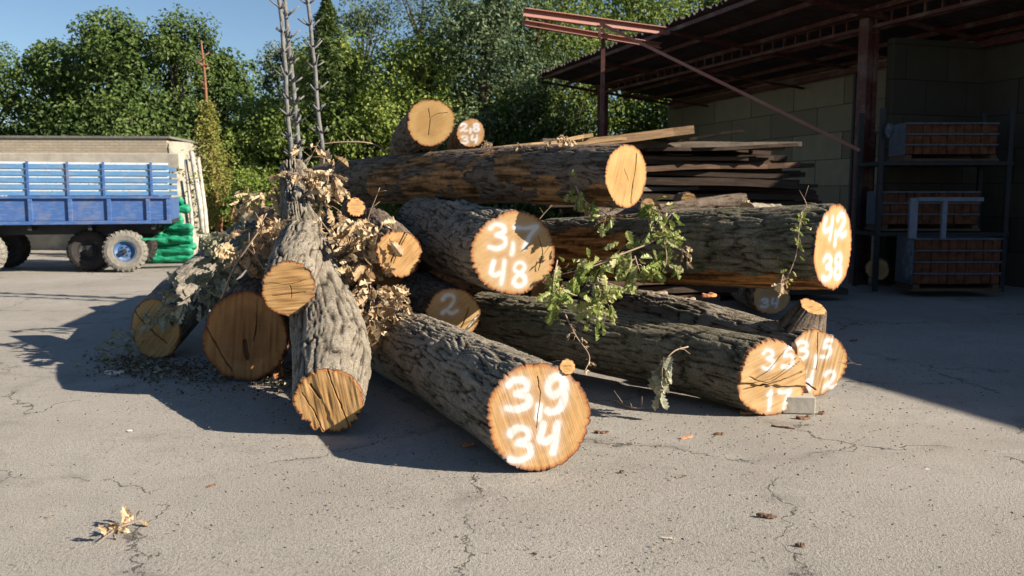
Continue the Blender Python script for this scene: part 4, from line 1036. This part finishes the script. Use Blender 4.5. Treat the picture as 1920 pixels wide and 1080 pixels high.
branch('dry leaves trailing between the left log and the dark faced log', [P(450, 420, 8.0), P(420, 470, 7.9), P(395, 530, 7.8)], 60, seed=9, spread=.16, kind='drygrey', group=GD)
branch('brown dry leaves in the hollow above the dark faced log', [P(500, 400, 7.6), P(470, 450, 7.6), P(440, 500, 7.6)], 46, seed=10, spread=.15, group=GD)
branch('grey green withered leaves lying over the left log', [P(410, 500, 7.8), P(370, 545, 7.85), P(310, 585, 8.0)], 66, seed=11, spread=.17, kind='drygrey', group=GD)
branch('grey green withered twigs hanging over the left log end', [P(350, 570, 7.9), P(300, 590, 8.0), P(270, 610, 8.05)], 20, seed=12, spread=.09, kind='drygrey', L=.08, group=GD)
branch('withered leafy clump on the asphalt in front of the left log', [G(205, 675)+Vector((0, 0, .1)), G(240, 672)+Vector((0, 0, .13)), G(300, 660)+Vector((0, 0, .08))], 44, seed=13, spread=.13, kind='drygrey', L=.09, hang=.2, group=GD)
branch('dry leaves on the neck of the steep log beside the sawn fork', [P(590, 400, 7.35), P(610, 425, 7.3), P(628, 450, 7.2)], 10, seed=14, spread=.08, group=GD)
branch('dry leaves scattered on the long top log near the middle', [P(970, 268, 8.1), P(985, 285, 7.9), P(990, 320, 7.8)], 18, seed=15, spread=.08, L=.08, group=GD)
branch('dry leaves on the long top log left of its sawn end', [P(1075, 272, 7.4), P(1050, 262, 7.5), P(1020, 268, 7.6)], 14, seed=16, spread=.07, L=.09, group=GD)
branch('pale dry leaf behind the 4,2 log', [P(1378, 415, 8.6), P(1380, 395, 8.6), P(1383, 375, 8.6)], 12, seed=17, spread=.05, L=.09, group=GD)
branch('dry leaves at the right of the topmost small log end', [P(915, 285, 9.3), P(912, 270, 9.3), P(905, 262, 9.3)], 9, seed=27, spread=.05, L=.1, group=GD)
branch('dry leaf sprays and twigs standing behind the peak of the steep log', [P(560, 335, 8.9), P(585, 290, 8.9), P(600, 262, 8.9)], 14, seed=36, spread=.16, group=GD)
branch('dry leaves draped over the peak of the steep log', [P(540, 322, 8.2), P(565, 330, 8.2), P(590, 330, 8.1)], 14, seed=37, spread=.09, group=GD)
branch('dry leaves bunched low in the hollow left of the steep log', [P(525, 410, 7.6), P(510, 440, 7.5), P(500, 470, 7.4)], 22, seed=38, spread=.1, group=GD)
GG = 'green oak twigs over the right logs'
branch('green oak leaves hanging at the left end of the long leafy branch', [P(1045, 488, 6.5), P(1038, 530, 6.35), P(1042, 585, 6.25)], 34, 'green', .11, .6, .08, 21, name='green_branch', group=GG)
branch('long sunlit leafy oak branch lying across the 4,2 log', [P(1250, 400, 7.0), P(1235, 445, 6.75), P(1170, 475, 6.6), P(1110, 500, 6.5), P(1050, 515, 6.5)], 46, 'green', .11, .6, .12, 22, r=.009, name='green_branch', group=GG, tr=(.35, 1))
branch('green oak leaves in the middle of the leafy branch', [P(1190, 480, 6.5), P(1200, 510, 6.45), P(1210, 525, 6.45)], 30, 'green', .11, .6, .08, 23, name='green_branch', group=GG)
branch('green oak leaves at the right of the leafy branch', [P(1242, 440, 6.7), P(1250, 480, 6.55), P(1245, 510, 6.5)], 26, 'green', .11, .6, .07, 24, name='green_branch', group=GG)
branch('lowest green oak leaves before the low right log', [P(1120, 520, 6.4), P(1125, 555, 6.3), P(1105, 600, 6.25)], 34, 'green', .11, .6, .09, 25, name='green_branch', group=GG)
branch('green oak leaves drooping above the 4,2 log from the top log end', [P(1205, 383, 7.2), P(1235, 400, 7.05), P(1225, 435, 6.95)], 18, 'green', .11, .6, .07, 26, name='green_branch', group=GG)
branch('green and grey leaves hanging under the long top log', [P(1080, 350, 7.0), P(1095, 375, 6.95), P(1150, 410, 6.95)], 20, 'green', .095, .7, .08, 28, name='green_branch', group=GG)
branch('curled pinkish dry leaf sprig right of the green leaves', [P(1262, 462, 6.6), P(1282, 472, 6.55), P(1290, 480, 6.5)], 8, 'dry', .08, 1, .05, 29, group=GG)
branch('pair of drooping dead leaves hanging on a twig before the low right log', [P(1290, 650, 6.2), P(1262, 660, 6.1), P(1242, 690, 6.05), P(1245, 740, 6.0)], 14, 'drygrey', .17, .5, .07, 30, group=GG, hang=2.5, tr=(.6, 1.))
branch('thin seed sprig drooping between the 3,9 log and the low right log', [P(1060, 590, 6.25), P(1080, 630, 6.1), P(1105, 668, 5.95), P(1095, 700, 5.8)], 16, 'dry', .045, 1, .05, 31, group=GG)
branch('thin leafy sprig hanging down the face of the 4,2 log near its end', [P(1503, 398, 6.3), P(1498, 430, 6.22), P(1492, 480, 6.2), P(1468, 540, 6.2)], 20, 'green', .06, .8, .035, 32, name='green_branch', group=GG)
branch('dry leaf bunch at the foot of the sprig on the 4,2 log', [P(1468, 515, 6.2), P(1464, 530, 6.18), P(1460, 545, 6.18)], 9, 'dry', .08, .8, .04, 33, group=GG)
branch('withered leaf cluster lying alone on the near asphalt at left', [G(192, 1018)+Vector((0, 0, .02)), G(230, 1000)+Vector((0, 0, .035)), G(268, 982)+Vector((0, 0, .02))], 16, 'dry', .06, .8, .03, 34, hang=-.1, r=.003, group='fallen leaf clusters on the asphalt')
branch('small curled rusty leaf lying near the bottom of the yard', [G(1000, 1040)+Vector((0, 0, .01)), G(1012, 1040)+Vector((0, 0, .015))], 3, 'litter', .04, .6, .01, 35, hang=0, r=.002, twigs=1, group='fallen leaf clusters on the asphalt')
# long bare twigs
def twig(label, pts, r=.006, seed=0):
    rng = random.Random(seed); b = Vector(pts[0]); root = thing('bare_twig', label, 'twig', b, 'bare twigs in the pile'); pl = crom([tuple(Vector(p)-b) for p in pts], 8)
    mb = MB(); mb.tube([Vector(p) for p in pl], [r*(1-.6*i/len(pl)) for i in range(len(pl))], 6)
    for k in range(4):
        i = rng.randrange(len(pl)//3, len(pl)); p = Vector(pl[i]); mb.tube([p, p+Vector((rng.uniform(-.1, .1), rng.uniform(-.05, .05), rng.uniform(-.02, .12)))], [r*.4, r*.2], 5)
    mb.build('twig_stem', M['twig'], root, smooth=True)
twig('pale bare twig arching left of the topmost log', [P(735, 292, 9.2), P(700, 270, 9.0), P(650, 266, 8.9), P(600, 270, 8.8)], .009, 1)
twig('upright bare twig right of the steep log', [P(685, 445, 7.0), P(690, 410, 6.95), P(712, 352, 6.9)], .007, 2)
twig('pale forked twig in the hollow above the dark faced log', [P(415, 560, 7.3), P(440, 500, 7.2), P(470, 455, 7.15), P(495, 420, 7.2)], .012, 3)
twig('thin twig standing above the dark faced log', [P(495, 505, 6.9), P(480, 480, 6.95), P(475, 465, 7.0)], .006, 4)
twig('twig curling up at the end of the 4,2 log', [P(1500, 400, 6.4), P(1512, 388, 6.4), P(1508, 372, 6.4)], .006, 5)
twig('pair of thin stalks left of the 4,2 log top', [P(1010, 412, 8.0), P(1025, 395, 8.0), P(1040, 380, 8.0)], .006, 6)
twig('thin dry stalk poking from the right side of the 3,5 log', [P(1572, 682, 6.7), P(1590, 681, 6.7), P(1602, 680, 6.7)], .003, 7)
twig('fallen twig lying in shade before the low right log', [G(1150, 752)+Vector((0, 0, .01)), G(1185, 768)+Vector((0, 0, .015)), G(1235, 766)+Vector((0, 0, .01))], .008, 8)
twig('arched thin twig over the 4,2 log top', [P(1180, 372, 7.3), P(1215, 385, 7.2), P(1250, 410, 7.0)], .005, 9)

# ------------------------------------------------------------------ chips and litter
M['chip'] = simple('bark_chip', (.16, .09, .055), .9, .1, .4, 20, .6); M['chipo'] = simple('orange_wood_chip', (.45, .2, .1), .9, .1); M['chipw'] = simple('white_wood_splinter', (.6, .52, .4), .9, .1)
def chip(px, py, L, W, H, rz, mat, label, cat='wood chip'):
    rng = np.random.default_rng(px*7+py); k = 9; t = np.linspace(0, 1, k); wv_ = W*np.sin(math.pi*np.clip(t*.9+.05, 0, 1))**.6*(1+.25*rng.normal(size=k)); hv = H*(.6+.6*rng.random(k))
    V = []
    for i in range(k): V += [((t[i]-.5)*L, -wv_[i]/2, 0), ((t[i]-.5)*L, wv_[i]/2, 0), ((t[i]-.5)*L, wv_[i]*.3, hv[i]), ((t[i]-.5)*L, -wv_[i]*.35, hv[i]*.8)]
    F = [[4*i+a, 4*i+4+a, 4*i+4+b, 4*i+b] for i in range(k-1) for a, b in ((0, 1), (1, 2), (2, 3), (3, 0))]+[[0, 1, 2, 3], [4*k-1, 4*k-2, 4*k-3, 4*k-4]]
    o = mesh_np('wood_chip', V, np.array(F), mat); o.location = G(px, py); o.rotation_euler = (0, 0, rz); return tag(o, label, cat, 'wood chips on the asphalt')
for a in [(1128, 811, .1, .03, .012, 0, 'chip', 'dark bark chip right of the 3,9 log'), (1287, 821, .12, .035, .012, .7, 'chipo', 'orange wood sliver on the open asphalt'),
          (1348, 815, .07, .035, .014, 0, 'chip', 'dark bark chip right of the orange sliver'), (1468, 802, .16, .02, .012, -.5, 'chip', 'brown stick chip below the paving block'),
          (1437, 968, .1, .028, .012, -.35, 'chip', 'dark curled bark piece in the lower right'), (1253, 1009, .07, .01, .004, -.25, 'chipw', 'white splinter near the bottom'),
          (1500, 1023, .045, .025, .012, -.3, 'chip', 'small dark lump in the lower right'), (1738, 880, .03, .012, .004, .2, 'chipw', 'tiny pale splinter near the right'), (1283, 893, .03, .012, .006, 0, 'chip', 'tiny dark crumb mid right'),
          (1405, 775, .14, .06, .02, .2, 'chipo', 'reddish bark scrap at the foot of the 35 log'), (1505, 785, .1, .05, .02, .1, 'chip', 'bark crumbs before the paving block'), (1540, 775, .06, .04, .015, .5, 'chip', 'bark crumb right of the paving block'),
          (880, 835, .1, .04, .02, .6, 'chipo', 'rusty bark flake at the left foot of the 3,9 log'), (215, 700, .17, .12, .025, .1, 'chipw', 'pale curled wood scrap left of the pile'), (243, 808, .035, .02, .008, .4, 'chipw', 'pale leaf crumb on the left asphalt'),
          (1600, 640, .1, .03, .02, .3, 'chip', 'dark scrap on the shaded ground behind the right logs'), (1166, 885, .03, .02, .01, .3, 'chip', 'tiny crumb below the right of the 3,9 log'), (397, 912, .05, .02, .01, .7, 'chip', 'tiny twig crumb on the left asphalt')]:
    chip(*a[:6], M[a[6]], a[7])
def litter(name, label, polys, n, size, kind, seed, flat=.35):
    rng = np.random.default_rng(seed); pc = []
    for k in range(n):
        (cx, cy, sx, sy) = polys[rng.integers(len(polys))]; px, py = cx+rng.normal()*sx, cy+rng.normal()*sy
        if py < 420 or py > 1075: continue
        pc.append(G(px, py)+Vector((0, 0, .006+.012*rng.random())))
    Pc = np.array(pc); N = rng.normal(size=Pc.shape)*flat+np.array([0, 0, 1])
    V, F = leaves_np(Pc, N, size, rng, .6, .25); o = mesh_np(name, V, F, LEAFM[kind], None, dict(tint=np.repeat(rng.random(len(Pc)), 4)))
    tag(o, label, 'litter', kind='stuff')
litter('leaf_litter', 'leaf crumbs and bark bits strewn at the left foot of the pile', [(330, 690, 60, 10), (420, 710, 80, 16), (560, 720, 50, 18), (250, 680, 40, 8), (300, 700, 60, 10)], 1500, .032, 'litter', 1)
litter('pale_leaf_litter', 'pale fallen leaves lying before the left logs', [(250, 690, 40, 8), (420, 700, 80, 12), (560, 715, 30, 12)], 120, .075, 'drygrey', 4)
litter('bark_crumbs', 'small bark crumbs scattered over the asphalt around the logs', [(700, 760, 260, 60), (1300, 800, 220, 40), (1650, 700, 150, 60), (1100, 850, 500, 120), (350, 720, 120, 30), (960, 950, 600, 90)], 1900, .016, 'litter', 2)
# wood scraps between right logs
for i, (px, py, Y, L, lb) in enumerate([(1232, 552, 8.2, .3, 'torn brown wood scrap below the 4,2 log'), (1330, 556, 8.4, .25, 'reddish torn scrap further right below the 4,2 log'), (1290, 566, 8.0, .34, 'thin split scrap under the 4,2 log')]):
    o = chip(px, 900, L*.7, .08, .035, .2+i*.3, M['chipo' if i == 1 else 'twig'], lb); o.location = P(px, py, Y); o['group'] = 'torn scraps under the right logs'
chip(522, 708, .12, .07, .1, .9, M['chipo'], 'orange wedge of wood at the foot of the dark faced log')
# splinter on the end marked 2
o = chip(880, 600, .2, .03, .015, 0, M['chipw'], 'pale splinter standing against the end marked 2'); o.location = P(884, 608, 6.95); o.rotation_euler = (0, -.9, .1)
